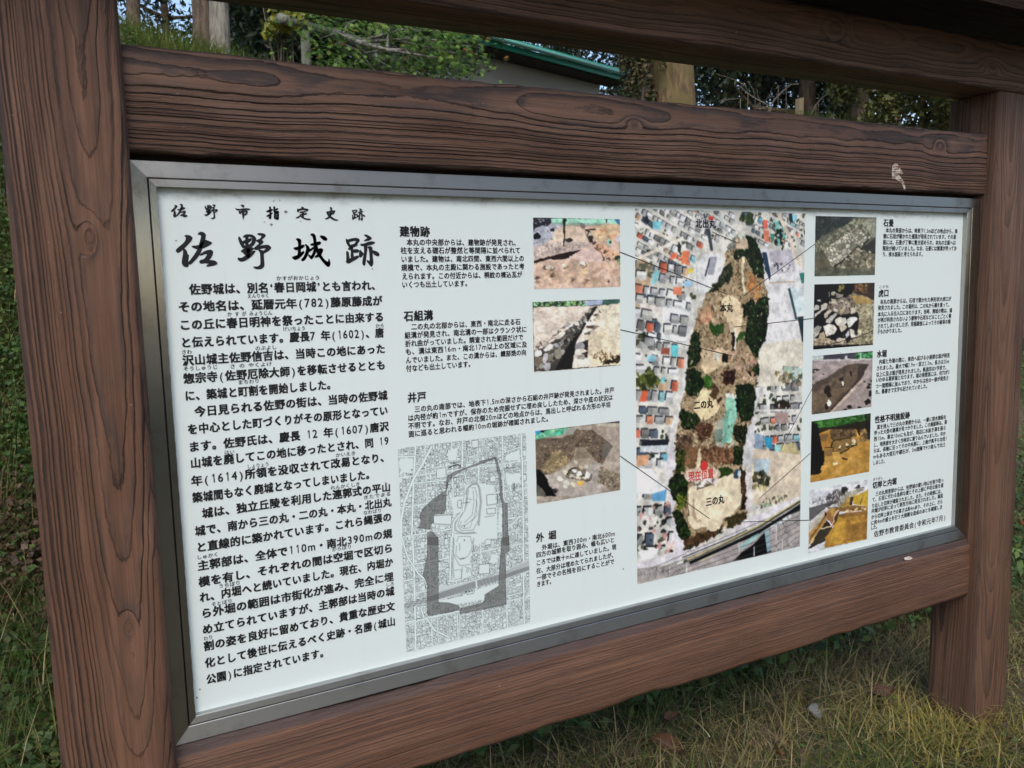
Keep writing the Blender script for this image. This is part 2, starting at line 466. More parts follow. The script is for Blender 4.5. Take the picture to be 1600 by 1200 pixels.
# small gabled board roof: two slopes, ridge cap and fascias
def slab(name, quad, th, mat, parent=SIGN):
    q = [Vector(p) - SO for p in quad]
    nrm = (q[1] - q[0]).cross(q[3] - q[0]).normalized() * th
    v = q + [p + nrm for p in q]
    return mesh_obj(name, v, [(3,2,1,0),(4,5,6,7),(0,1,5,4),(1,2,6,5),(2,3,7,6),(3,0,4,7)], mat, parent)
ez, rz = Zp(0.447), Zp(0.66)
roof = slab('roof', [(-1.0, -0.245, ez), (3.3, -0.245, ez), (3.3, 0.008, rz), (-1.0, 0.008, rz)], 0.028, MAT['soffit'])
slab('roof', [(-1.0, 0.012, rz), (3.3, 0.012, rz), (3.3, 0.265, ez), (-1.0, 0.265, ez)], 0.028, MAT['soffit'])

# steel frame: four mitred bars, each one profile (outer flat, dark groove, inner flat, return to the sheet)
FX0, FX1, FZ0, FZ1 = -0.0360, 2.1275, -0.9325, 0.0415           # outer edges, z from the panel's top
IX0, IX1, IZ0, IZ1 = 0.0005, 2.0700, -0.8890, 0.0015            # sight edges
prof = [(0.0, 0.012), (0.0, -0.0115), (0.0010, -0.0130), (0.62, -0.0130), (0.645, -0.0118), (0.650, -0.0060), (0.675, -0.0060), (0.680, -0.0112), (0.70, -0.0124), (0.975, -0.0124), (1.0, -0.0112), (1.0, 0.0)]
def corner(k, f):
    xo, zo = ((FX0, FZ1), (FX1, FZ1), (FX1, FZ0), (FX0, FZ0))[k]
    xi, zi = ((IX0, IZ1), (IX1, IZ1), (IX1, IZ0), (IX0, IZ0))[k]
    return xo + (xi - xo) * f, zo + (zi - zo) * f
for k in range(4):
    k2 = (k + 1) % 4; g = Geo(); va = []; vb = []
    for (f, y) in prof:
        xa, za = corner(k, f); xb, zb = corner(k2, f)
        d = Vector((xb - xa, 0, zb - za)).normalized() * 0.00015      # hairline open mitre
        va.append((xa + d.x - SO.x, y, Zp(za + d.z))); vb.append((xb - d.x - SO.x, y, Zp(zb - d.z)))
    n = len(prof); g.add(va + vb, [(i, i + 1, n + i + 1, n + i) for i in range(n - 1)] + [tuple(range(n))[::-1], tuple(n + i for i in range(n))])
    b = g.build('frame_bar', MAT['steel_h' if k % 2 == 0 else 'steel_v'], SIGN)
    b.data.materials.append(MAT['groove'])
    b.data.materials.append(MAT['steel'])
    for pi in (4, 5, 6): b.data.polygons[pi].material_index = 1
    for pi in (0, 1, 10): b.data.polygons[pi].material_index = 2
    bm = bmesh.new(); bm.from_mesh(b.data); bmesh.ops.recalc_face_normals(bm, faces=bm.faces); bm.to_mesh(b.data); bm.free()

bk = Geo(); bk.box((-0.0355 - SO.x, 0.0125, Zp(-0.933)), (2.1275 - SO.x, 0.030, Zp(0.0520))); bk.build('backing_board', plain('backing_board', (0.035, 0.025, 0.02), 0.9, 0.1), SIGN)
panel = Geo(); panel.box((IX0 - 0.02 - SO.x, 0.0, Zp(IZ0 - 0.02)), (IX1 + 0.02 - SO.x, 0.004, Zp(IZ1 + 0.02)))
PANEL = panel.build('panel', MAT['white'], SIGN)

def on_panel(name, polys, mat, y, smooth_curve=False):
    """flat print: polygons in panel x/z"""
    v, f = [], []
    for k, poly in enumerate(polys):
        n = len(v); yy = y - 0.000012 * (k % 9)
        v += [(p[0] - SO.x, yy, p[1] + G0) for p in poly]; f.append(tuple(range(n, n + len(poly))))
    return mesh_obj(name, v, f, mat, PANEL)

def zpts(zr, pts):
    ox, oy, s = zr
    return [panel_xz(ox + a / s, oy + b / s) for a, b in pts]

# ---------------------------------------------------------------- lettering: glyph outlines from Blender's built-in font, set one by one
GLYPH = {}
def glyph(ch, bold):
    key = (ch, bold)
    if ch == '1' and key not in GLYPH:                          # plain gothic one, without a foot
        v = np.array([(0.185, 0.0), (0.29, 0.0), (0.29, 0.72), (0.21, 0.72), (0.08, 0.60), (0.08, 0.51), (0.185, 0.59)])
        GLYPH[key] = (v, [tuple(range(7))], np.zeros(7))
    if key not in GLYPH:
        cu = bpy.data.curves.new('glyph', 'FONT'); cu.body = ch; cu.resolution_u = 2; cu.fill_mode = 'FRONT'
        ob = bpy.data.objects.new('glyph', cu); COL.objects.link(ob)
        me = bpy.data.meshes.new_from_object(ob.evaluated_get(bpy.context.evaluated_depsgraph_get()))
        v = np.array([q.co[:2] for q in me.vertices], float).reshape(-1, 2)
        f = [tuple(p.vertices) for p in me.polygons]; n = len(v)
        # heavier strokes: the outline laid four times, each a hair apart
        if ord(ch) < 128: bold = bold * 0.45
        sh = [(-bold, -bold * .8), (bold, -bold * .8), (-bold, bold * .8), (bold, bold * .8)]
        GLYPH[key] = (np.concatenate([v + s for s in sh]) if n else v, [tuple(i + k * n for i in q) for k in range(4) for q in f], np.repeat(np.arange(4), n))
        bpy.data.objects.remove(ob); bpy.data.curves.remove(cu); bpy.data.meshes.remove(me)
    return GLYPH[key]

def units(ch):
    if ch == ' ': return 0.5
    if ch == '.': return 0.36
    if ch in '‘’': return 0.45
    if ch in '()': return 0.62
    if ch == 'm': return 0.85
    if ord(ch) < 128: return 0.6
    return 1.0

def lettering(name, zr, rows, em, bold=0.02, mat=None, y=-0.0006, fill=0.97, even=True):
    """rows: (text, left middle, right middle) in zoomed photo pixels; em: letter height in m"""
    V, F, n = [], [], 0
    for (txt, a, b) in rows:
        (x0, z0), (x1, z1) = zpts(zr, [a, b]); z = (z0 + z1) / 2
        us = [units(c) for c in txt]; cell = (x1 - x0) / sum(us); x = x0
        for ch, u in zip(txt, us):
            w = u * cell
            if ch not in ' \u3000':
                v, f, ly = glyph(ch, bold)
                if len(v):
                    v = v.copy()
                    if u == 1.0:
                        sx = cell * fill; v[:, 0] = (v[:, 0] - 0.5) * sx + w / 2
                    else:
                        lo, hi = v[:, 0].min(), v[:, 0].max()
                        sx = min(cell, w * 0.86 / max(hi - lo, 1e-3)) if ch not in '().‘’1' else cell * fill
                        v[:, 0] = (v[:, 0] - (lo + hi) / 2) * sx + w / 2
                    if ch.isdigit() or ch == 'm': v[:, 1] *= 1.12
                    v[:, 1] = (v[:, 1] - 0.38) * em
                    V.append(np.stack([v[:, 0] + x - SO.x, y - ly * 0.00001, v[:, 1] + z + G0], 1))
                    F += [tuple(i + n for i in q) for q in f]; n += len(v)
            x += w
    return mesh_obj(name, np.concatenate(V), F, mat or MAT['ink'], PANEL)

A1, A2, A3 = (240, 290, 4), (260, 570, 4), (280, 830, 4)
B1, B2, B3 = (600, 330, 4), (600, 580, 4), (600, 780, 4)
S = 16 / 3
C1, C2, C3 = (1250, 330, S), (1250, 530, S), (1250, 680, S)
D1, D2, D3 = (980, 310, S), (980, 500, S), (980, 700, S)

EM, RUBY = 0.0188, 0.0086
def merge(name, parts):
    V = []; F = []; n = 0
    for o in parts:
        co = np.empty(len(o.data.vertices) * 3, np.float32); o.data.vertices.foreach_get('co', co)
        V.append(co.reshape(-1, 3)); F += [tuple(i + n for i in p.vertices) for p in o.data.polygons]; n += len(o.data.vertices)
    me = parts[0].data; mat = me.materials[0]
    out = mesh_obj(name, np.concatenate(V), F, mat, PANEL)
    for o in parts:
        d = o.data; bpy.data.objects.remove(o); bpy.data.meshes.remove(d)
    return out

merge('main_text', [
    lettering('a', A1, [
        ('佐野城は、別名‘春日岡城’とも言われ、', (220, 640), (1420, 630)),
        ('その地名は、延暦元年(782)藤原藤成が', (150, 755), (1430, 722)),
        ('この丘に春日明神を祭ったことに由来する', (158, 868), (1440, 822)),
        ('と伝えられています。慶長7 年(1602)、唐', (166, 980), (1440, 920)),
        ('沢山城主佐野信吉は、当時この地にあった', (178, 1092), (1448, 1020))], EM, 0.040),
    lettering('b', A2, [
        ('惣宗寺(佐野厄除大師)を移転させるととも', (103, 75), (1370, 10)),
        ('に、築城と町割を開始しました。', (112, 185), (1060, 130)),
        ('今日見られる佐野の街は、当時の佐野城', (172, 292), (1382, 190)),
        ('を中心とした町づくりがその原形となってい', (128, 400), (1385, 288)),
        ('ます。佐野氏は、慶長 12 年(1607)唐沢', (135, 512), (1390, 385)),
        ('山城を廃してこの地に移ったとされ、同 19', (147, 615), (1392, 475)),
        ('年(1614)所領を没収されて改易となり、', (152, 720), (1395, 580)),
        ('築城間もなく廃城となってしまいました。', (160, 825), (1300, 687)),
        ('城は、独立丘陵を利用した連郭式の平山', (220, 925), (1402, 765)),
        ('城で、南から三の丸・二の丸・本丸・北出丸', (176, 1035), (1407, 860)),
        ('と直線的に築かれています。これら縄張の', (183, 1140), (1408, 950))], EM, 0.040),
    lettering('c', A3, [
        ('主郭部は、全体で110m・南北390mの規', (112, 208), (1332, 20)),
        ('模を有し、それぞれの間は空堀で区切ら', (118, 310), (1337, 110)),
        ('れ、内堀へと続いていました。現在、内堀か', (125, 410), (1337, 195)),
        ('ら外堀の範囲は市街化が進み、完全に埋', (133, 510), (1340, 287)),
        ('め立てられていますが、主郭部は当時の城', (142, 612), (1345, 375)),
        ('割の姿を良好に留めており、貴重な歴史文', (150, 715), (1348, 470)),
        ('化として後世に伝えるべく史跡・名勝(城山', (158, 818), (1352, 567)),
        ('公園)に指定されています。', (166, 915), (935, 763))], EM, 0.040)])
for zr_, rows_ in (
    (A1, [('かすがおかじょう', (765, 577), (1040, 577)), ('えんりゃく', (585, 690), (724, 687)), ('か す が みょうじん', (460, 803), (742, 796)),
                        ('けいちょう', (806, 895), (950, 892)), ('から', (1385, 876), (1442, 874)), ('さわ', (173, 1041), (240, 1038)), ('のぶよし', (633, 1016), (770, 1010)),
                        ('そうしゅうじ', (183, 1144), (402, 1134)), ('さ の やくよけ', (475, 1132), (740, 1112))]),
    (A2, [('まちわり', (445, 108), (583, 102)), ('はい', (360, 548), (427, 543)), ('しょりょう', (502, 634), (642, 621)), ('かいえき', (1056, 566), (1183, 550)),
                        ('れんかくしき', (1024, 770), (1211, 743)), ('きたでまる', (1228, 830), (1404, 805)), ('なわばり', (1229, 925), (1346, 909))]),
    (A3, [('しゅかく', (107, 162), (248, 144)), ('からぼり', (953, 113), (1079, 97)), ('うちぼり', (244, 343), (384, 322)), ('そとぼり', (199, 456), (334, 435)),
                        ('しろ', (1289, 335), (1344, 326)), ('わり', (151, 669), (211, 661))]),
    (C1, [('こぐち', (655, 631), (740, 627))]),
    (C3, [('きりぎし', (605, 369), (692, 354))])):
    for row_ in rows_: lettering('furigana', zr_, [row_], RUBY, 0.012)

HE, PE, PB = 0.0205, 0.0133, 0.026
for zr, txt, a, b in ((B1, '建物跡', (95, 127), (287, 127)), (B1, '石組溝', (122, 655), (307, 650)), (B2, '井戸', (145, 166), (265, 157)), (B3, '外 堀', (948, 242), (1077, 220)),
                      (C1, '石畳', (693, 96), (780, 97)), (C1, '虎口', (652, 684), (740, 681)), (C2, '水堀', (638, 124), (723, 117)), (C2, '性格不明施設跡', (622, 672), (915, 630)), (C3, '切岸と内堀', (603, 417), (805, 382))):
    lettering('heading', zr, [(txt, a, b)], HE, 0.036)
lettering('paragraph', B1, [
    ('本丸の中央部からは、建物跡が発見され、', (140, 192), (845, 198)), ('柱を支える礎石が整然と等間隔に並べられて', (102, 244), (853, 246)),
    ('いました。建物は、南北四間、東西六間以上の', (104, 297), (876, 297)), ('規模で、本丸の主殿に関わる施設であったと考', (106, 350), (878, 347)),
    ('えられます。この付近からは、桐紋の棟込瓦が', (109, 404), (863, 398)), ('いくつも出土しています。', (110, 457), (540, 452))], PE, PB)
lettering('paragraph', B1, [
    ('二の丸の北部からは、東西・南北に走る石', (168, 718), (853, 694)), ('組溝が発見され、南北溝の一部はクランク状に', (127, 773), (892, 740)),
    ('折れ曲がっていました。調査された範囲だけで', (130, 826), (870, 788)), ('も、溝は東西16m・南北17m以上の区域に及', (132, 877), (894, 833)),
    ('んでいました。また、この溝からは、織部焼の向', (134, 929), (889, 884)), ('付なども出土しています。', (136, 981), (560, 955))], PE, PB)
lettering('paragraph', B2, [
    ('三の丸の南部では、地表下1.5mの深さから石組の井戸跡が発見されました。井戸', (188, 237), (1438, 117)),
    ('は内径が約1mですが、保存のため完掘せずに埋め戻ししたため、深さや底の状況は', (147, 288), (1429, 168)),
    ('不明です。なお、井戸の北側20mほどの地点からは、馬出しと呼ばれる方形の平坦', (149, 338), (1416, 212)),
    ('面に巡ると思われる幅約10mの堀跡が確認されました。', (151, 390), (1045, 298))], PE, PB)
lettering('paragraph', B3, [
    ('外堀は、東西300m・南北600m', (985, 295), (1444, 220)), ('四方の城郭を取り囲み、幅も広いと', (949, 344), (1440, 257)),
    ('ころでは数十mに達していました。現', (949, 392), (1451, 303)), ('在、大部分は埋めたてられましたが、', (950, 440), (1449, 352)),
    ('一部でその名残を目にすることがで', (952, 487), (1439, 393)), ('きます。', (953, 530), (1060, 512))], PE, PB)
RE, RB = 0.0138, 0.024
lettering('paragraph', C1, [
    ('本丸の東部からは、地表下1.5mほどの地点から、両', (712, 160), (1312, 166)), ('側に石垣が築かれた通路が発見されています。その通', (692, 209), (1299, 213)),
    ('路には、石畳が丁寧に敷き詰められ、本丸の主殿へは', (689, 259), (1297, 262)), ('階段が続いていました。なお、石畳には側溝が伴ってお', (687, 309), (1305, 310)),
    ('り、排水施設と考えられます。', (685, 358), (1035, 358))], RE, RB)
lettering('paragraph', C1, [
    ('本丸の南部からは、石垣で築かれた桝形状の虎口が', (667, 754), (1259, 730)), ('発見されました。この場所は、二の丸から橋を渡って、', (648, 806), (1256, 777)),
    ('本丸に入る出入口にあたります。当時、廃城の際は、城', (647, 856), (1267, 827)), ('が再び利用されないよう建物や石垣などはことごとく壊', (645, 906), (1259, 874)),
    ('されてしまいましたが、発掘調査によってその破却の様', (643, 957), (1254, 920)), ('子もわかりました。', (642, 1004), (860, 990))], RE, RB)
lettering('paragraph', C2, [
    ('内堀と外堀の間に、東西へ延びる小規模な堀が発見', (657, 188), (1247, 134)), ('されました。最大で幅2.9m・深さ2.2m、長さは25m', (634, 240), (1242, 185)),
    ('以上に及ぶ堀が発見されました。断面形はV字状で、', (632, 291), (1233, 236)), ('いわゆる薬研堀となります。堀の南壁面には、柱穴が3', (630, 339), (1244, 275)),
    ('つ一間間隔に並んでおり、中からは柱の一部が発見さ', (628, 390), (1238, 324)), ('れ、墨書きで文字も記されていました。', (627, 440), (1073, 388))], RE, RB)
lettering('paragraph', C2, [
    ('道を挟んで三の丸の東側からは、一層に排水施設を', (639, 732), (1219, 647)), ('伴った大型の遺構が見つかりました。この施設跡は、東', (616, 781), (1224, 690)),
    ('西15m、南北10mにも及び、周辺に水抜き溝を巡ら', (614, 829), (1215, 740)), ('し、地表面を大きく凹地状に掘り込んでいました。中か', (612, 881), (1212, 785)),
    ('らは、長軸に沿ってその中央部に、上面が真平らな径1', (609, 929), (1224, 828)), ('mもある大型石や礎石が、3m間隔で4つ並んで出土', (608, 979), (1212, 875)),
    ('しました。', (606, 1029), (718, 1013))], RE, RB)
lettering('paragraph', C3, [
    ('三の丸南東部からは、佐野城の硬い地山を削り取っ', (627, 487), (1197, 374)), ('て、石垣に代わる急斜な崖とその上部に平坦な面を造', (599, 536), (1194, 418)),
    ('り出した切岸が確認されました。また、その南側には、', (596, 587), (1192, 464)), ('内堀が切岸に沿って東西方向に発見されました。堀底', (594, 634), (1191, 500)),
    ('から切岸上面までの高さは約4mあり、その上に、さら', (592, 686), (1188, 548)), ('に約4mの盛土を行う大規模な造成のあとを確認しま', (589, 727), (1186, 600)),
    ('した。', (587, 771), (655, 758))], RE, RB)
lettering('signature', C3, [('佐野市教育委員会(令和元年7月)', (614, 828), (1216, 680))], 0.0190, 0.016)

# ---------------------------------------------------------------- brush lettering of the title
def curve_outline(pts, it=2):
    p = np.array(pts, float)
    for _ in range(it):
        q = np.roll(p, -1, 0); a = np.roll(p, 1, 0); b = np.roll(p, -2, 0)
        midp = (9 * (p + q) - a - b) / 16                     # four-point subdivision keeps the traced points
        p = np.stack([p, midp], 1).reshape(-1, 2)
    return p

SA = [[(258,118),(300,115),(340,130),(355,155),(330,200),(285,250),(245,290),(200,330),(158,352),(138,322),(160,290),(210,250),(255,205),(275,165),(272,140)],
      [(240,300),(265,315),(280,340),(290,385),(305,385),(300,440),(295,500),(300,540),(275,548),(240,535),(222,500),(225,440),(235,390),(238,340)],
      [(440,95),(460,75),(490,70),(525,82),(540,110),(530,170),(505,250),(480,330),(450,390),(400,450),(350,500),(310,512),(300,500),(350,440),(400,370),(440,300),(465,220),(485,150),(485,110),(465,100)],
      [(355,265),(400,262),(440,255),(490,220),(530,182),(580,195),(628,218),(590,250),(540,275),(490,292),(430,300),(385,285)],
      [(465,385),(520,345),(580,322),(620,322),(640,340),(635,380),(610,430),(590,460),(640,465),(680,475),(702,500),(690,515),(640,530),(570,542),(565,530),(600,512),(590,502),(530,495),(480,500),(462,480),(480,460),(525,445),(560,400),(570,370),(530,370),(490,385)]]
NO = [[(1005,135),(1025,150),(1045,190),(1065,230),(1085,270),(1060,285),(1045,262),(1025,225),(1008,180)],
      [(1070,130),(1090,112),(1150,105),(1200,115),(1230,140),(1240,170),(1225,220),(1200,255),(1150,275),(1140,255),(1180,220),(1195,180),(1190,145),(1150,128),(1100,130),(1075,140)],
      [(1105,125),(1130,130),(1132,200),(1135,270),(1140,340),(1105,340),(1103,270),(1100,200)],
      [(1060,200),(1100,182),(1150,165),(1180,160),(1160,198),(1110,215),(1075,222)],
      [(1050,265),(1100,258),(1180,235),(1210,235),(1190,262),(1120,285),(1070,285)],
      [(1040,330),(1090,300),(1150,285),(1205,290),(1190,320),(1140,350),(1090,375),(1065,350)],
      [(1105,290),(1150,290),(1152,400),(1110,420)],
      [(1000,428),(1040,432),(1090,405),(1150,365),(1225,328),(1215,360),(1170,410),(1100,455),(1045,472),(1010,460),(995,442)],
      [(1265,92),(1310,88),(1355,95),(1372,120),(1345,150),(1320,170),(1340,200),(1330,225),(1290,250),(1270,265),(1330,258),(1400,250),(1435,265),(1448,290),(1420,320),(1370,350),(1345,360),(1340,340),(1375,310),(1385,290),(1330,290),(1260,310),(1225,305),(1225,285),(1260,255),(1290,225),(1255,195),(1255,182),(1300,165),(1325,120),(1290,108)],
      [(1280,318),(1310,322),(1345,335),(1345,400),(1352,480),(1352,540),(1320,570),(1270,578),(1230,568),(1212,552),(1260,552),(1300,530),(1312,480),(1308,400),(1302,350)]]
JO = [[(205,165),(235,160),(265,180),(265,240),(262,300),(262,370),(270,390),(225,405),(232,340),(235,270),(232,210),(220,185)],
      [(168,290),(210,280),(250,265),(300,248),(312,265),(290,285),(245,305),(200,312)],
      [(155,415),(190,402),(240,380),(300,335),(305,360),(260,410),(215,440),(180,448),(158,432)],
      [(322,240),(350,250),(378,275),(380,310),(365,370),(335,430),(305,462),(275,455),(310,410),(335,350),(345,300),(340,265)],
      [(403,240),(450,222),(510,205),(542,212),(530,235),(470,252),(420,250)],
      [(370,325),(420,290),(455,268),(490,270),(485,310),(460,370),(435,420),(415,440),(395,425),(375,395),(378,385),(410,400),(430,370),(450,310),(440,300),(390,335)],
      [(402,105),(425,92),(455,100),(470,140),(478,200),(495,270),(520,340),(560,410),(600,460),(640,485),(652,470),(655,440),(670,490),(668,525),(650,545),(620,530),(570,475),(515,400),(475,320),(455,250),(445,180),(430,125)],
      [(520,300),(545,298),(570,310),(560,350),(530,395),(490,415),(460,412),(500,380),(530,345),(525,320)],
      [(535,125),(565,122),(605,135),(628,165),(615,182),(580,172),(555,155)]]
AT = [[(898,165),(925,185),(935,220),(960,260),(940,270),(915,240),(900,205)],
      [(910,185),(960,165),(1020,155),(1060,160),(1078,180),(1060,215),(1030,250),(1000,270),(1005,240),(1030,210),(1040,188),(1000,185),(950,198),(920,205)],
      [(935,265),(990,240),(1045,235),(1040,255),(990,275),(950,280)],
      [(955,270),(985,275),(985,340),(995,410),(965,420),(965,340)],
      [(925,300),(960,280),(975,290),(940,310)],
      [(985,320),(1040,310),(1075,325),(1060,345),(1000,348)],
      [(900,340),(925,350),(930,400),(940,450),(905,470),(905,400)],
      [(897,470),(940,445),(1000,415),(1065,400),(1060,425),(1000,460),(935,498),(905,490)],
      [(1148,108),(1185,112),(1235,140),(1245,158),(1215,178),(1145,188),(1170,170),(1195,150),(1165,125)],
      [(1095,240),(1150,230),(1220,205),(1280,207),(1288,220),(1240,240),(1170,252),(1115,255)],
      [(1150,250),(1185,255),(1178,350),(1165,450),(1150,530),(1125,500),(1135,430),(1150,340)],
      [(1090,320),(1110,345),(1130,360),(1125,390),(1095,415),(1078,390)],
      [(1200,275),(1240,272),(1255,300),(1258,400),(1268,490),(1248,542),(1220,520),(1180,460),(1215,475),(1228,450),(1225,380),(1215,310)],
      [(1262,330),(1300,335),(1340,355),(1352,390),(1320,395),(1280,370)]]
SHI = [[(1035,95),(1060,90),(1080,105),(1065,125)], [(960,140),(1010,150),(1090,140),(1150,145),(1155,158),(1090,158),(1020,165),(975,158)], [(1005,175),(1025,185),(1030,215),(1015,212)],
       [(1025,185),(1080,170),(1125,175),(1120,210),(1095,235),(1085,225),(1105,195),(1080,188),(1030,200)], [(1050,150),(1075,150),(1078,230),(1065,290),(1055,230)]]
YUBI = [[(95,120),(115,125),(118,200),(118,270),(105,285),(85,265),(98,255),(100,180)], [(60,175),(100,160),(135,150),(140,165),(100,182),(65,190)], [(55,245),(90,225),(135,200),(130,220),(90,245),(65,252)],
        [(155,115),(175,125),(172,170),(220,178),(228,195),(200,200),(160,190)], [(180,150),(210,140),(215,150),(185,162)], [(165,205),(180,215),(178,270),(163,275)],
        [(170,208),(215,200),(225,215),(222,290),(205,285),(208,220),(175,222)], [(175,240),(205,235),(205,245),(175,250)], [(165,270),(210,265),(215,290),(175,285)]]
TEI = [[(540,118),(570,125),(575,140),(550,140)], [(487,145),(500,155),(500,185),(485,185)], [(495,155),(560,140),(630,150),(635,165),(610,180),(605,168),(560,158),(500,172)], [(520,190),(590,178),(595,190),(530,202)],
       [(550,190),(570,195),(572,260),(555,255)], [(565,215),(610,205),(612,220),(570,228)], [(530,220),(545,225),(510,265),(470,275),(475,262),(510,245)], [(525,240),(560,260),(610,280),(665,285),(650,298),(590,290),(540,262)]]
SI = [[(888,185),(905,190),(915,220),(900,222)], [(895,188),(950,175),(1005,170),(1005,190),(985,220),(975,212),(985,190),(940,195),(900,202)], [(905,215),(985,205),(980,220),(910,228)],
      [(940,125),(960,130),(965,180),(955,230),(930,270),(890,288),(868,285),(910,262),(938,220),(945,170)], [(910,235),(950,250),(1000,285),(1048,300),(1035,308),(985,298),(930,262)]]
T1, T2, T3, T4 = (260, 355, 80/9), (440, 355, 80/9), (260, 310, 80/9), (410, 310, 80/9)
def fit(strokes, dst):
    a = np.concatenate([np.array(s, float) for s in strokes]); lo, hi = a.min(0), a.max(0)
    d0, d1 = np.array(dst[:2], float), np.array(dst[2:], float)
    return [((np.array(s, float) - lo) / (hi - lo) * (d1 - d0) + d0).tolist() for s in strokes]
def brush(name, sets):
    for zr, strokes in sets:
        P_ = [zpts(zr, curve_outline(s)) for s in strokes]; h_ = 0.0009 if name == 'title_character' else 0.0005
        on_panel(name, [[(a + dx * h_, b + dz * h_) for a, b in pl] for dx, dz in ((0, 0), (-1, 0), (1, 0), (0, -1), (0, 1)) for pl in P_], MAT['ink'], -0.0006)
brush('title_character', [(T1, SA), (T1, NO), (T2, JO), (T2, AT)])
brush('subtitle_character', [(T3, fit(SA, (65, 78, 290, 262))), (T3, fit(NO, (530, 88, 712, 284))), (T3, SHI), (T4, YUBI), (T4, TEI), (T4, SI), (T4, fit(AT, (1245, 142, 1424, 310)))])

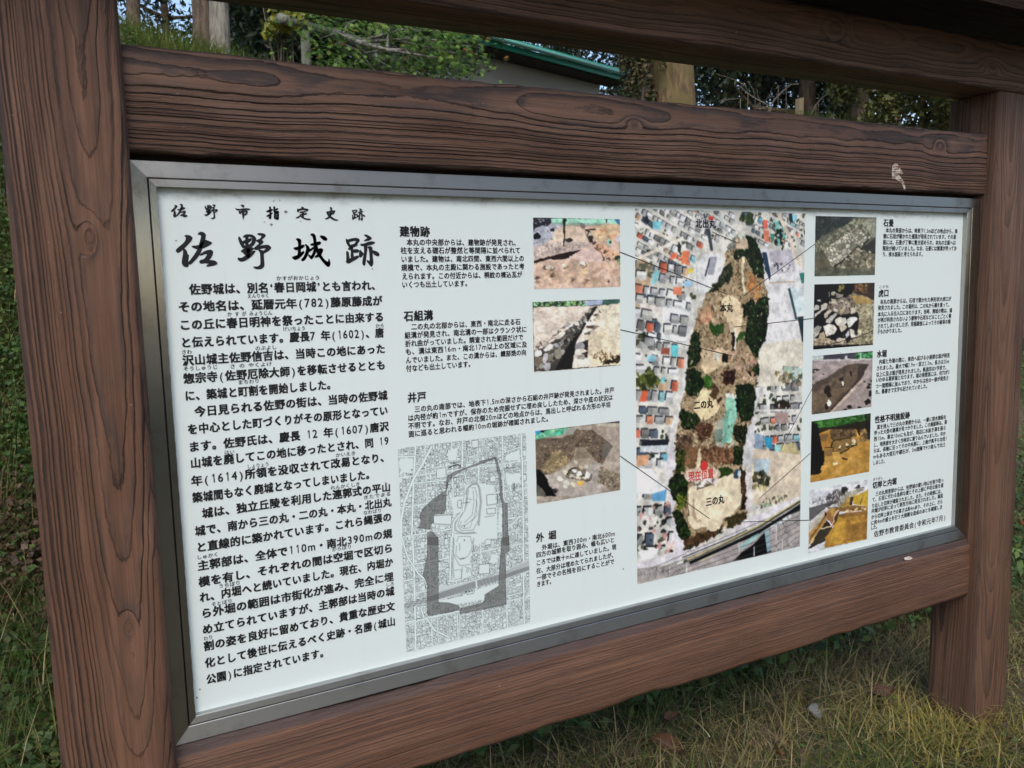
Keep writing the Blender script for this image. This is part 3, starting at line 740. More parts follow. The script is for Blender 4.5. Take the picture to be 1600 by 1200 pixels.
# ---------------------------------------------------------------- printed pictures
WHITE = lin((205, 222, 224))
class Pic:
    """a printed picture: shapes drawn in zoomed photo pixels, turned into a fine grid of coloured print on the sheet"""
    def __init__(s, corners, res, base, seed=1):
        P = np.array([panel_xz(*c) for c in corners])           # TL TR BR BL
        s.x0, s.x1 = (P[0, 0] + P[3, 0]) / 2, (P[1, 0] + P[2, 0]) / 2
        s.z0, s.z1 = (P[0, 1] + P[1, 1]) / 2, (P[2, 1] + P[3, 1]) / 2
        s.w, s.h = res[0] * 2, res[1] * 2
        s.rng = np.random.default_rng(seed)
        s.c = np.empty((s.h, s.w, 3)); s.c[:] = base
        s.zr = None; s.wm = None; s.dim = 1.0; s.sat = 0.74; s.con = 1.04
    def pts(s, pts):
        q = np.array(zpts(s.zr, pts)) if s.zr else np.array([panel_xz(*p) for p in pts])
        return np.stack([(q[:, 0] - s.x0) / (s.x1 - s.x0) * s.w, (q[:, 1] - s.z0) / (s.z1 - s.z0) * s.h], 1)
    def mask(s, p):
        lo = np.maximum(np.floor(p.min(0)).astype(int), 0); hi = np.minimum(np.ceil(p.max(0)).astype(int) + 1, (s.w, s.h))
        if (hi <= lo).any(): return None
        X, Y = np.meshgrid(np.arange(lo[0], hi[0]) + 0.5, np.arange(lo[1], hi[1]) + 0.5)
        ins = np.zeros(X.shape, bool); n = len(p)
        for i in range(n):
            (xa, ya), (xb, yb) = p[i], p[(i + 1) % n]
            if ya == yb: continue
            ins ^= ((ya > Y) != (yb > Y)) & (X < (xb - xa) * (Y - ya) / (yb - ya) + xa)
        return (slice(lo[1], hi[1]), slice(lo[0], hi[0])), ins
    def _put(s, sl, ins, col, alpha, var):
        reg = s.c[sl]; col = np.asarray(col, float)
        cc = col + (s.rng.normal(size=(*ins.shape, 1)) * var if var else 0)
        a = ins[..., None] * alpha
        s.c[sl] = reg * (1 - a) + cc * a
    def poly(s, pts, col, alpha=1.0, var=0):
        m_ = s.mask(s.pts(pts))
        if m_: s._put(*m_, col, alpha, var)
    def cpoly(s, pts, col, alpha=1.0, var=0):
        m_ = s.mask(s.pts(curve_outline(pts, 2)))
        if m_: s._put(*m_, col, alpha, var)
    def raw(s, p, col, alpha=1.0, var=0):
        m_ = s.mask(np.asarray(p, float))
        if m_: s._put(*m_, col, alpha, var)
    def ell(s, cx, cy, rx, ry, col, alpha=1.0, rot=0.0, rough=0.0):
        th = np.linspace(0, 2 * np.pi, 15)[:-1]; k = 1 + s.rng.normal(size=14) * rough
        x, y = rx * k * np.cos(th), ry * k * np.sin(th); c_, s_ = math.cos(rot), math.sin(rot)
        s.poly(list(zip(cx + x * c_ - y * s_, cy + x * s_ + y * c_)), col, alpha)
    def line(s, pts, wpx, col, alpha=1.0):
        """polyline, width in canvas pixels"""
        p = s.pts(pts)
        for (a, b) in zip(p[:-1], p[1:]): s.seg(a, b, wpx, col, alpha)
    def seg(s, a, b, wpx, col, alpha=1.0):
        a, b = np.asarray(a, float), np.asarray(b, float)
        d = b - a; L = np.hypot(*d)
        if L < 1e-6: return
        nrm = np.array([-d[1], d[0]]) / L * wpx / 2
        s.raw([a + nrm, b + nrm, b - nrm, a - nrm], col, alpha)
    def specks(s, pts, n, cols, r, alpha=0.8, asp=1.0, rough=0.35):
        """random blobs inside a traced area, r = (min,max) in canvas pixels"""
        p = s.pts(pts); m_ = s.mask(p)
        if not m_: return
        sl, ins = m_; ys, xs_ = np.nonzero(ins)
        if not len(xs_): return
        th = np.linspace(0, 2 * np.pi, 8)[:-1]
        for k in s.rng.integers(0, len(xs_), n):
            rr = s.rng.uniform(*r); kx = 1 + s.rng.normal(size=7) * rough
            cx, cy = xs_[k] + sl[1].start, ys[k] + sl[0].start; ro = s.rng.uniform(0, 3.1)
            x, y = rr * kx * np.cos(th), rr * asp * kx * np.sin(th)
            s.raw(np.stack([cx + x * math.cos(ro) - y * math.sin(ro), cy + x * math.sin(ro) + y * math.cos(ro)], 1), cols[s.rng.integers(len(cols))], alpha)
    def grain(s, amt, cells, tint=None):
        n = vnoise((s.h, s.w), cells, s.rng) - 0.5
        s.c += n[..., None] * amt * (np.array(tint) if tint is not None else 1.0)
    def build(s, name, label=None, y=-0.0004, photo=0.26, warp=1.7):
        if photo and warp:                                       # ragged natural edges instead of cut ones
            fr = lambda c: (vnoise((s.h, s.w), (s.h // c, s.w // c), s.rng) - 0.5) + 0.6 * (vnoise((s.h, s.w), (s.h // (c // 2), s.w // (c // 2)), s.rng) - 0.5)
            yy, xx = np.mgrid[0:s.h, 0:s.w]
            yi = np.clip(np.rint(yy + fr(10) * warp * 2), 0, s.h - 1).astype(int); xi = np.clip(np.rint(xx + fr(10) * warp * 2), 0, s.w - 1).astype(int)
            if s.wm is not None:
                yi = np.where(s.wm, yi, yy); xi = np.where(s.wm, xi, xx)
            s.c = s.c[yi, xi]
            lum = 1 + photo * ((vnoise((s.h, s.w), (s.h // 22, s.w // 22), s.rng) - 0.5) * 0.7 + fr(12) * 0.6)
            s.c = s.c * lum[..., None]
        if photo:
            fn = vnoise((s.h, s.w), (s.h // 3, s.w // 3), s.rng) - 0.5; f2 = vnoise((s.h, s.w), (s.h // 8, s.w // 8), s.rng) - 0.5
            s.c = s.c * (1 + photo * 0.55 * fn[..., None] + photo * 0.5 * f2[..., None])
        if photo:
            e = np.pad(s.c, ((1, 1), (1, 1), (0, 0)), 'edge')
            s.c = (e[:-2, 1:-1] + e[2:, 1:-1] + e[1:-1, :-2] + e[1:-1, 2:] + 2 * s.c) / 6
        s.c += s.rng.normal(size=(s.h, s.w, 1)) * 3
        if photo:
            g_ = s.c.mean(-1, keepdims=True); s.c = (g_ + (s.c - g_) * s.sat - 150) * s.con + 150; s.c = s.c * np.array([0.965, 1.0, 0.975]) * s.dim
        img = np.clip(s.c, 0, 255); img = lin(img)
        img = img.reshape(s.h // 2, 2, s.w // 2, 2, 3).mean((1, 3))
        img = np.clip(img / WHITE * np.array([0.71, 0.815, 0.81]), 0, 0.88)
        H, W = img.shape[:2]
        X, Z = np.meshgrid(np.linspace(s.x0, s.x1, W), np.linspace(s.z0, s.z1, H))
        V = np.stack([X - SO.x, np.full_like(X, y), Z + G0], -1).reshape(-1, 3)
        i = (np.arange(H - 1)[:, None] * W + np.arange(W - 1)[None, :]).ravel()
        F = np.stack([i, i + W, i + W + 1, i + 1], 1)
        o = mesh_obj(name, V, F, MAT['print'], PANEL, colors=img.reshape(-1, 3))
        if label: o['label'] = label
        return o

def q(zr, pts): return [(zr[0] + a / zr[2], zr[1] + b / zr[2]) for a, b in pts]
R = lambda x0, y0, x1, y1: [(x0, y0), (x1, y0), (x1, y1), (x0, y1)]

# excavated building remains
p = Pic(q(B1, [(932, 42), (1475, 48), (1475, 470), (938, 490)]), (136, 108), (214, 176, 160), 1); p.zr = (825, 330, 10)
p.grain(34, (9, 11)); p.grain(26, (30, 36))
p.poly([(360,110),(1440,118),(1440,210),(360,215)], (160, 232, 210)); p.poly([(360,180),(900,190),(1180,200),(1180,230),(360,225)], (130, 165, 150), 0.7)
p.poly([(80,110),(370,110),(360,190),(310,250),(80,300)], (34, 34, 50)); p.specks([(80,110),(330,110),(300,240),(80,290)], 26, [(190,190,205),(110,110,130)], (2, 5), 0.7, 0.4)
p.cpoly([(80,300),(300,230),(520,220),(500,330),(300,480),(90,560)], (176, 178, 205)); p.specks([(80,300),(500,240),(420,420),(90,600)], 80, [(120,118,140),(205,205,222)], (1.5, 4), 0.7)
p.cpoly([(400,330),(480,260),(640,235),(790,250),(860,320),(920,400),(930,480),(560,560),(400,420)], (226, 194, 176)); p.cpoly([(960,320),(1120,230),(1250,190),(1380,210),(1440,260),(1440,430),(1100,480),(980,420)], (222, 186, 150))
p.specks([(960,320),(1440,230),(1440,460),(1040,500)], 40, [(235,140,90),(240,205,165),(190,140,110)], (2, 6), 0.7)
p.poly([(790,200),(850,190),(910,240),(840,280)], (120, 112, 108)); p.poly([(850,282),(1050,268),(1060,292),(900,312)], (60, 44, 42))
p.cpoly([(890,310),(960,310),(1010,400),(1060,500),(1010,520),(940,460),(910,390)], (92, 70, 62)); p.specks([(900,320),(970,320),(1060,500),(1000,510)], 22, [(210,190,180),(40,30,30)], (2, 5), 0.9)
p.cpoly([(80,380),(160,345),(205,400),(160,440),(90,440)], (26, 26, 34)); p.ell(382, 295, 32, 24, (44, 42, 56))
p.poly([(90,560),(420,470),(880,480),(980,540),(800,600),(90,750)], (196, 172, 172)); p.specks([(90,500),(880,480),(800,590),(90,740)], 110, [(140,118,112),(225,205,200),(170,150,120)], (1.5, 4), 0.7)
p.cpoly([(585,430),(680,425),(690,465),(600,490)], (54, 40, 36))
p.poly([(540,115),(585,115),(578,440),(575,550),(555,550),(556,400)], (30, 36, 24)); p.poly([(575,120),(605,130),(600,155),(578,150)], (40, 70, 50))
p.poly([(90,770),(320,710),(600,640),(850,600),(845,630),(600,745),(300,760),(90,820)], (42, 24, 24))
p.poly([(850,600),(1010,555),(1200,680),(1190,790),(930,800),(640,720)], (222, 186, 182)); p.line([(1040,570),(1160,660),(1180,780)], 4, (110, 74, 60))
p.poly([(1040,540),(1100,500),(1440,690),(1440,770),(1200,700)], (228, 160, 124)); p.specks([(1040,540),(1440,660),(1440,800),(1180,700)], 60, [(120,80,64),(240,190,160)], (2, 5), 0.8)
for x, y, w_, h_ in ((350,880,52,36), (570,850,42,30), (835,830,66,44)):
    p.ell(x + 14, y + 14, w_ + 8, h_, (74, 52, 44)); p.ell(x, y, w_, h_, (232, 226, 220), rough=0.1); p.ell(x + 12, y + 20, w_ * 0.5, h_ * 0.4, (140, 126, 120))
for x, y, w_, h_ in ((385,1000,50,44), (900,1085,62,46), (150,1040,40,26), (705,1080,26,30), (1245,1100,26,26), (1260,740,26,20), (1175,745,16,40), (260,880,26,36), (140,1110,46,34), (1210,640,26,24)):
    p.ell(x, y, w_, h_, (86, 56, 46), 0.9, rough=0.3)
p.poly([(1230,440),(1300,440),(1300,530),(1235,520)], (170, 220, 205)); p.poly([(1260,460),(1300,460),(1295,510),(1265,510)], (50, 84, 76)); p.cpoly([(1360,400),(1440,390),(1440,470),(1380,480)], (205, 195, 222))
p.poly([(1340,118),(1440,118),(1440,230),(1380,190)], (50, 110, 180)); p.poly([(1205,120),(1235,120),(1230,190),(1210,190)], (50, 50, 50)); p.ell(1400, 730, 50, 40, (40, 56, 44)); p.ell(1420, 790, 30, 50, (120, 170, 120), 0.8)
p.specks(R(100, 820, 1430, 1170), 150, [(240,205,180),(200,140,110),(230,180,160),(236,200,140)], (3, 9), 0.35); p.line([(80,108),(1440,120)], 3, (60, 60, 60))
p.build('photograph', 'printed photograph of pale red excavated ground with white foundation stones')

# stone-lined ditch
p = Pic(q(B1, [(930, 570), (1475, 547), (1475, 963), (935, 1007)]), (136, 108), (226, 205, 196), 2); p.zr = (825, 460, 10)
p.grain(22, (10, 12)); p.grain(18, (34, 40))
p.poly([(70,110),(1440,65),(1440,150),(1050,180),(70,205)], (52, 84, 66)); p.specks([(70,120),(900,100),(900,170),(70,190)], 90, [(120,170,80),(150,220,170),(20,50,40),(170,190,120)], (2, 5), 0.9); p.poly([(880,105),(1160,90),(1150,160),(900,175)], (165, 178, 220)); p.poly([(1170,85),(1430,75),(1430,140),(1170,160)], (60, 110, 100))
p.poly([(1060,190),(1440,140),(1440,1100),(1000,1140),(940,700),(1100,300)], (226, 210, 190)); p.poly([(940,640),(1200,560),(1440,900),(1440,1100),(940,1120)], (228, 206, 176), 0.6)
p.poly([(1060,180),(1080,205),(1010,330),(930,430),(860,560),(760,740),(720,960),(690,1165),(400,1190),(100,1190),(95,900),(300,800),(600,560),(760,430),(880,380),(960,230)], (70, 66, 66))
p.poly([(1050,185),(1070,200),(960,390),(870,520),(740,740),(715,950),(690,1165),(420,1185),(560,900),(640,780),(820,560),(880,400),(990,280)], (30, 28, 30))
p.specks([(960,240),(1020,210),(880,470),(640,760),(540,940),(300,1150),(100,1150),(110,980),(600,600)], 120, [(140,132,126),(110,104,100),(165,158,156),(88,80,76),(40,36,36)], (3, 8), 0.95, 0.7, 0.2)
for x, y, rx, ry, c, ro in ((160,1040,80,90,(120,104,90),0.3), (270,1000,40,90,(196,190,205),0.2), (470,920,62,90,(142,134,122),0.2), (330,830,80,44,(236,232,226),-0.6), (150,920,70,50,(236,232,232),-0.4), (350,990,42,60,(130,124,112),0.1), (440,790,40,34,(186,184,204),0), (220,1120,44,38,(166,160,150),0), (300,1130,54,58,(186,182,200),0.3), (540,900,24,44,(150,146,142),0), (760,460,40,30,(226,222,222),0.4), (640,500,80,26,(210,206,214),-0.4), (520,640,90,22,(226,214,206),-0.6)):
    p.ell(x, y, rx, ry, c, 1.0, ro, 0.08)
p.specks([(100,850),(420,620),(640,440),(700,420),(440,700),(120,900)], 34, [(88,80,80),(150,140,140)], (3, 7), 0.8, 0.4)
p.poly([(890,430),(1040,425),(1030,480),(900,500)], (240, 236, 228)); p.poly([(910,490),(1030,480),(1010,545),(905,520)], (96, 70, 56)); p.poly([(1030,480),(1130,492),(1010,560)], (110, 100, 100), 0.8)
p.poly([(850,560),(970,530),(1000,560),(880,600)], (240, 234, 226)); p.poly([(870,600),(985,565),(960,625),(880,635)], (110, 100, 92)); p.poly([(780,700),(880,650),(950,690),(880,730),(770,760)], (230, 222, 212))
p.poly([(830,740),(950,700),(930,890),(870,850)], (52, 40, 38)); p.cpoly([(750,770),(840,740),(880,830),(750,850)], (150, 146, 158)); p.poly([(740,855),(870,850),(830,920),(730,930)], (230, 224, 218)); p.poly([(835,905),(930,890),(930,1000),(860,960)], (50, 42, 40)); p.cpoly([(760,960),(860,930),(880,1010),(780,1020)], (160, 150, 146)); p.poly([(720,1020),(940,1000),(1000,1110),(690,1160)], (232, 222, 210))
p.poly([(960,420),(1060,320),(1130,230),(1090,360),(1010,420)], (206, 190, 160)); p.specks([(970,420),(1130,230),(1120,300),(1010,430)], 22, [(80,70,60),(235,225,205)], (2, 5), 0.9)
p.specks([(960,940),(1100,880),(1440,960),(1440,1060),(1160,1080)], 70, [(70,46,24),(150,110,60),(110,76,40)], (2, 7), 0.85, 0.4); p.specks([(1180,1040),(1430,950),(1430,1050),(1200,1080)], 40, [(50,32,18),(30,24,16)], (4, 9), 0.9, 0.4)
p.line([(75,112),(75,190),(95,1195)], 3, (50, 70, 56)); p.line([(95,1195),(1440,1105)], 3, (60, 56, 50))
p.build('photograph', 'printed photograph of a dark stone-lined ditch in pale earth')

# well
p = Pic(q(B2, [(945, 370), (1472, 315), (1475, 745), (953, 828)]), (132, 110), (166, 148, 138), 3); p.zr = (825, 655, 10)
p.grain(20, (8, 10)); p.grain(20, (40, 48))
wallp = [(110,300),(520,300),(760,170),(1000,170),(1330,420),(1200,630),(1150,690),(900,600),(680,640),(500,770),(360,860),(270,870),(110,740)]
p.poly(wallp, (112, 92, 78)); p.specks(wallp, 420, [(60,48,42),(140,120,100),(86,72,64),(165,145,118),(50,42,38)], (1.5, 5), 0.8, 0.5)
p.poly([(200,780),(420,490),(520,480),(640,690),(500,770),(360,860)], (150, 126, 88)); p.specks([(200,780),(420,490),(540,500),(680,620),(500,770),(340,860)], 170, [(176,150,108),(110,92,66),(198,176,136)], (1.5, 4), 0.8, 0.6)
p.poly([(740,440),(880,440),(1100,680),(680,680)], (168, 146, 130), 0.7); p.poly([(1180,330),(1320,420),(1190,620),(1140,560)], (104, 102, 96), 0.8)
p.poly([(110,190),(280,165),(640,120),(600,220),(480,260),(110,320)], (96, 200, 160)); p.specks([(110,190),(640,120),(560,230),(110,320)], 40, [(60,150,110),(170,220,170),(40,190,180)], (2, 5), 0.8); p.poly([(110,180),(210,170),(170,260),(115,240)], (40, 140, 200)); p.poly([(190,175),(270,170),(250,210),(200,210)], (20, 24, 30))
p.poly([(620,140),(760,120),(700,240),(560,260)], (168, 164, 160)); p.poly([(1230,40),(1430,25),(1430,75),(1300,60)], (20, 22, 26)); p.poly([(1050,80),(1420,60),(1420,130),(1080,110)], (196, 184, 168), 0.8)
p.poly([(290,890),(560,770),(1120,690),(1380,830),(1080,1190),(430,1200)], (178, 164, 160))
p.poly([(1130,740),(1440,860),(1440,1100),(1300,1120),(1080,960)], (136, 120, 100), 0.9); p.specks([(1130,740),(1440,870),(1440,1110),(1080,1000)], 120, [(90,84,76),(196,150,116),(210,190,166),(60,56,52)], (1.5, 5), 0.75, 0.5)
p.cpoly([(590,870),(640,790),(740,740),(860,740),(910,820),(1000,860),(960,960),(760,940),(640,930)], (120, 104, 92))
for x, y, rx, ry, c in ((500,930,62,44,(232,228,220)), (600,1010,50,60,(214,206,198)), (580,1060,34,24,(238,234,226)), (690,890,50,34,(200,192,186)), (720,810,34,28,(232,234,232)), (790,850,46,40,(218,224,222)), (930,870,48,56,(226,224,228)), (880,910,34,26,(236,228,206)), (590,830,44,40,(226,212,180)), (700,1010,40,40,(216,204,176)), (840,760,44,26,(196,176,140)), (900,740,30,30,(226,216,206)), (740,670,40,22,(214,198,186)), (790,910,40,28,(226,210,190))):
    p.ell(x, y, rx, ry, c, 1.0, 0.3, 0.14)
p.ell(700, 915, 22, 8, (30, 28, 26)); p.ell(855, 880, 24, 10, (40, 34, 30), rot=-0.7); p.ell(930, 960, 40, 10, (70, 60, 54), rot=-0.3); p.line([(610,860),(650,800),(740,750)], 5, (46, 38, 32))
p.poly([(755,970),(870,950),(870,1010),(815,1050),(770,1020)], (234, 176, 70))
p.poly([(120,760),(200,810),(280,890),(330,1020),(380,1090),(440,1200),(250,1200),(140,1000)], (14, 14, 18)); p.poly([(130,1010),(240,1080),(290,1190),(130,1190)], (96, 92, 84)); p.specks([(370,1090),(470,1080),(460,1160),(410,1180)], 14, [(20,20,22)], (2, 6), 0.9, 0.5)
p.line([(110,180),(1430,28)], 3, (50, 46, 44))
p.build('photograph', 'printed photograph of an excavated well ringed with white stones')

# stone paving
p = Pic(q(C1, [(130, 40), (635, 52), (623, 530), (118, 545)]), (108, 100), (92, 92, 78), 4); p.zr = (1260, 330, 40/3)
p.grain(30, (9, 11)); p.grain(30, (40, 48))
p.poly([(190,100),(980,120),(900,250),(700,340),(520,440),(330,520),(190,640)], (46, 52, 52)); p.specks([(190,100),(980,120),(700,340),(190,640)], 60, [(66,72,70),(30,36,38),(90,92,84)], (2, 6), 0.6)
p.specks([(200,650),(520,500),(1000,180),(1440,160),(1440,560),(1300,560),(1060,340),(700,540),(380,830),(200,900)], 260, [(150,150,124),(110,108,88),(176,172,146),(80,80,66)], (2, 6), 0.75)
p.poly([(1200,170),(1440,150),(1440,560),(1330,520),(1290,420)], (150, 152, 140), 0.6)
p.poly([(180,1000),(400,960),(520,1180),(180,1190)], (104, 92, 74)); p.poly([(620,1160),(880,900),(1080,760),(1440,900),(1440,1190),(600,1190)], (112, 104, 84)); p.specks([(620,1160),(880,900),(1080,760),(1440,900),(1440,1190)], 130, [(76,70,58),(150,140,116),(50,50,42),(190,180,156)], (2, 6), 0.7)
p.poly([(1160,760),(1420,560),(1440,900),(1240,860)], (44, 46, 42)); p.poly([(560,1160),(820,960),(1080,710),(1130,770),(1280,560),(1290,600),(1140,800),(1080,740),(860,960),(600,1180)], (34, 28, 22))
pave = [(360,840),(520,690),(700,560),(830,480),(1040,340),(1140,400),(1280,560),(1130,740),(1080,690),(980,770),(840,930),(560,1160),(520,1130)]
p.poly(pave, (122, 116, 100)); cells = []
for _ in range(150):
    cells.append((p.rng.uniform(360, 1280), p.rng.uniform(340, 1160)))
pm = p.mask(p.pts(pave)); sl, ins = pm; cp = p.pts(cells); ys_, xs_ = np.mgrid[sl[0], sl[1]]
dd = np.sqrt((xs_[..., None] - cp[:, 0]) ** 2 + (ys_[..., None] - cp[:, 1]) ** 2); ds = np.sort(dd, -1); idx = dd.argmin(-1)
stone = ins & (ds[..., 1] - ds[..., 0] > 2.6); tone = p.rng.normal(size=len(cells)) * 12
glow = np.clip((xs_ - xs_.min()) / (np.ptp(xs_)), 0, 1)[..., None]
p.c[sl] = np.where(stone[..., None], np.array([186, 180, 164]) + tone[idx][..., None] + glow * np.array([22, 18, 30]), p.c[sl])
for x, y in ((1300,540),(1310,850),(900,920),(960,930),(1090,790),(830,990),(1140,820)): p.ell(x, y, 26, 22, (206, 200, 180), 0.9, rough=0.2)
p.line([(1250,1030),(1290,1180)], 5, (190, 170, 140)); p.line([(190,104),(1450,136)], 3, (30, 34, 34))
p.build('photograph', 'printed photograph of a strip of pale flagstone paving')

# tumbled stones
p = Pic(q(C1, [(120, 608), (622, 598), (607, 1115), (108, 1152)]), (106, 106), (24, 20, 24), 5); p.zr = (1255, 440, 40/3)
sl5 = [(940,300),(1100,240),(1300,300),(1480,380),(1460,1010),(1460,1290),(900,1300),(1120,1100),(1180,760),(1060,500)]
p.poly(sl5, (160, 148, 118)); p.specks(sl5, 420, [(120,108,86),(196,186,160),(86,74,58),(176,160,124)], (1.5, 5), 0.75)
p.cpoly([(950,320),(1100,290),(1300,330),(1440,430),(1200,480),(1030,420)], (178, 136, 62), 0.75); p.poly([(1050,60),(1480,30),(1480,390),(1260,300),(1040,240)], (60, 44, 38)); p.specks([(1050,60),(1300,40),(1330,240),(1040,230)], 40, [(170,120,50),(90,56,50),(130,80,60)], (2, 6), 0.7); p.specks([(760,60),(870,60),(840,200),(720,200)], 26, [(120,110,50),(160,140,70)], (2, 4), 0.8)
p.poly([(560,440),(840,330),(1020,330),(1080,640),(780,700),(480,560)], (128, 112, 100)); p.specks([(560,440),(1000,330),(1080,600),(560,620)], 90, [(190,178,166),(60,48,44),(150,130,120)], (2, 5), 0.8)
for pl, c in (([(230,540),(280,480),(330,520),(320,590),(240,600)],(208,200,200)), ([(360,500),(440,450),(510,460),(480,570),(360,640),(230,760),(240,680),(380,570)],(206,194,192)), ([(280,400),(350,370),(380,430),(330,420)],(200,196,200)), ([(440,680),(560,570),(600,600),(500,740),(440,760)],(196,178,168)), ([(600,360),(680,370),(690,480),(600,440)],(190,180,160)), ([(590,240),(640,210),(690,240),(640,300),(590,290)],(176,170,150)), ([(680,260),(840,270),(820,340),(680,350)],(140,128,122)), ([(530,220),(550,220),(540,330),(525,300)],(150,146,140)),
             ([(470,800),(660,660),(720,680),(640,760),(560,860),(460,860)],(206,198,196)), ([(650,820),(760,730),(880,760),(910,840),(860,900),(740,930)],(222,212,208)), ([(910,800),(980,740),(1120,750),(1120,800),(1000,930),(930,950)],(222,222,222)), ([(420,930),(540,870),(640,890),(710,1000),(640,1080),(490,1140),(430,1000)],(226,220,214)), ([(740,930),(860,900),(910,950),(800,1050)],(206,188,176)), ([(880,1100),(940,1000),(960,1100),(900,1180)],(190,184,200)), ([(960,980),(1040,1000),(1100,1140),(1000,1180)],(214,206,200)), ([(210,980),(300,910),(390,940),(320,1100),(220,1200)],(160,154,154)), ([(340,1080),(430,1040),(470,1160),(330,1280)],(180,160,130)), ([(980,560),(1090,530),(1080,620),(1010,690)],(196,186,172)), ([(760,620),(870,490),(880,560),(800,700)],(196,176,140)), ([(700,1180),(880,1170),(900,1290),(680,1290)],(206,186,176)), ([(1140,1000),(1200,1000),(1210,1120),(1140,1140)],(200,190,160)), ([(640,560),(740,580),(700,640),(630,620)],(206,190,186))):
    p.poly(pl, c, 1.0, 5)
p.specks(R(240, 700, 1100, 1150), 40, [(150,140,138),(170,160,150)], (1, 3), 0.5); p.poly([(210,1180),(480,1170),(900,1300),(210,1330)], (170, 148, 122)); p.specks([(210,1180),(900,1250),(900,1330),(210,1330)], 50, [(90,76,62),(210,190,170)], (2, 4), 0.7)
p.line([(460,1330),(1050,1180),(1460,1010)], 3, (40, 36, 34)); p.line([(230,65),(1490,28)], 3, (16, 20, 24))
p.build('photograph', 'printed photograph of tumbled white stones on dark ground')

# moat excavation
p = Pic(q(C2, [(103, 142), (607, 98), (592, 563), (95, 628)]), (106, 104), (164, 146, 150), 6); p.zr = (1255, 545, 40/3)
p.grain(20, (9, 11)); p.grain(16, (36, 40))
p.poly([(190,150),(1450,50),(1450,230),(870,240),(190,280)], (70, 66, 88)); p.poly([(190,150),(430,130),(400,230),(190,260)], (196, 214, 214)); p.poly([(1100,100),(1450,60),(1440,230),(1060,230)], (36, 110, 60)); p.specks([(1100,100),(1450,60),(1440,220),(1060,230)], 50, [(60,160,90),(20,60,40),(110,200,130)], (2, 6), 0.8); p.poly([(1170,95),(1200,95),(1195,220),(1170,220)], (170, 220, 190)); p.poly([(870,150),(915,145),(915,210),(870,215)], (220, 218, 226)); p.line([(190,255),(600,238),(1450,225)], 6, (196, 184, 190))
mo = [(190,740),(360,660),(560,560),(720,430),(1000,310),(1130,310),(1360,320),(1230,560),(1190,640),(960,880),(740,1110),(560,1330),(180,1360)]
p.poly(mo, (100, 80, 68)); p.specks(mo, 160, [(80,64,56),(120,98,80),(70,56,52),(134,112,92)], (2, 7), 0.5); p.poly([(190,740),(560,560),(900,360),(860,480),(520,700),(190,900)], (76, 64, 60), 0.7)
p.poly([(180,1000),(560,900),(760,640),(1100,560),(1060,740),(780,940),(560,1140),(180,1330)], (122, 98, 74), 0.6); p.poly([(1130,330),(1360,330),(1200,640),(1130,640)], (66, 54, 52)); p.poly([(1130,640),(1210,620),(960,880),(740,1110),(600,1260),(560,1240),(860,930)], (60, 46, 46), 0.9)
p.poly([(1210,640),(1240,650),(960,960),(700,1230),(560,1360),(520,1360)], (206, 178, 158)); p.poly([(1240,650),(1440,560),(1420,1330),(600,1360),(960,960)], (158, 140, 140))
for x, y, rx, ry, ro in ((500,860,60,90,0.1), (540,960,50,60,0), (790,640,40,50,0.2), (830,750,44,50,0), (985,510,20,70,-0.3), (490,1190,50,60,0), (270,440,86,24,0), (430,540,24,14,0), (205,630,20,18,0), (210,490,20,20,0)): p.ell(x, y, rx, ry, (34, 26, 28), 0.95, ro, 0.1)
for x, y, rx, ry in ((1340,1100,60,60), (1355,800,44,36), (1265,690,30,14), (1370,740,34,24), (1400,930,50,70), (960,1200,60,40), (1160,1210,40,30), (1420,670,34,24), (880,1270,40,24)): p.ell(x, y, rx, ry, (26, 24, 28), 1.0, 0, 0.12)
p.ell(540, 1130, 44, 62, (236, 232, 224), rough=0.12); p.ell(825, 720, 24, 40, (226, 220, 206), rough=0.2); p.line([(190,155),(1450,55)], 3, (30, 30, 34))
p.build('photograph', 'printed photograph of a brown excavated moat between purple-grey ground')

# orange excavation under trees
p = Pic(q(C2, [(93, 685), (590, 617), (575, 1105), (87, 1193)]), (104, 106), (198, 140, 50), 7); p.zr = (1255, 640, 40/3)
p.grain(22, (8, 9)); p.grain(16, (36, 40))
p.poly([(160,240),(1420,70),(1400,620),(1330,620),(1190,600),(1100,420),(560,420),(330,500),(160,560)], (40, 34, 26)); p.poly([(220,250),(1415,75),(1400,200),(700,350),(300,390)], (36, 96, 30)); p.specks([(240,260),(1410,80),(1390,200),(310,380)], 90, [(60,130,40),(20,60,22),(80,150,60)], (2, 7), 0.6); p.poly([(150,300),(300,300),(350,560),(400,820),(430,960),(400,1130),(330,1340),(150,1360)], (20, 18, 20))
p.specks([(330,900),(440,860),(440,1120),(330,1280)], 30, [(20,18,20)], (3, 7), 0.9); p.poly([(560,430),(1060,400),(1120,560),(1000,580),(640,650),(570,600)], (104, 80, 50)); p.specks([(560,430),(1060,400),(1100,560),(620,640)], 60, [(70,50,32),(140,110,70)], (2, 6), 0.7)
p.poly([(340,500),(560,480),(560,780),(400,800)], (186, 122, 40)); p.poly([(340,520),(520,510),(480,660),(370,640)], (110, 80, 44), 0.8); p.poly([(430,830),(620,820),(600,960),(450,970)], (140, 100, 50)); p.poly([(610,680),(980,590),(1130,620),(1130,700),(960,820),(760,910),(720,860),(620,770)], (146, 108, 56))
p.line([(590,780),(600,690),(640,650),(990,580)], 5, (60, 40, 24)); p.line([(740,905),(800,900),(960,810),(980,770),(1120,720)], 6, (70, 40, 22)); p.line([(440,790),(640,790),(620,860),(720,860)], 4, (70, 44, 24)); p.line([(810,990),(850,1030),(920,1045)], 6, (60, 34, 26))
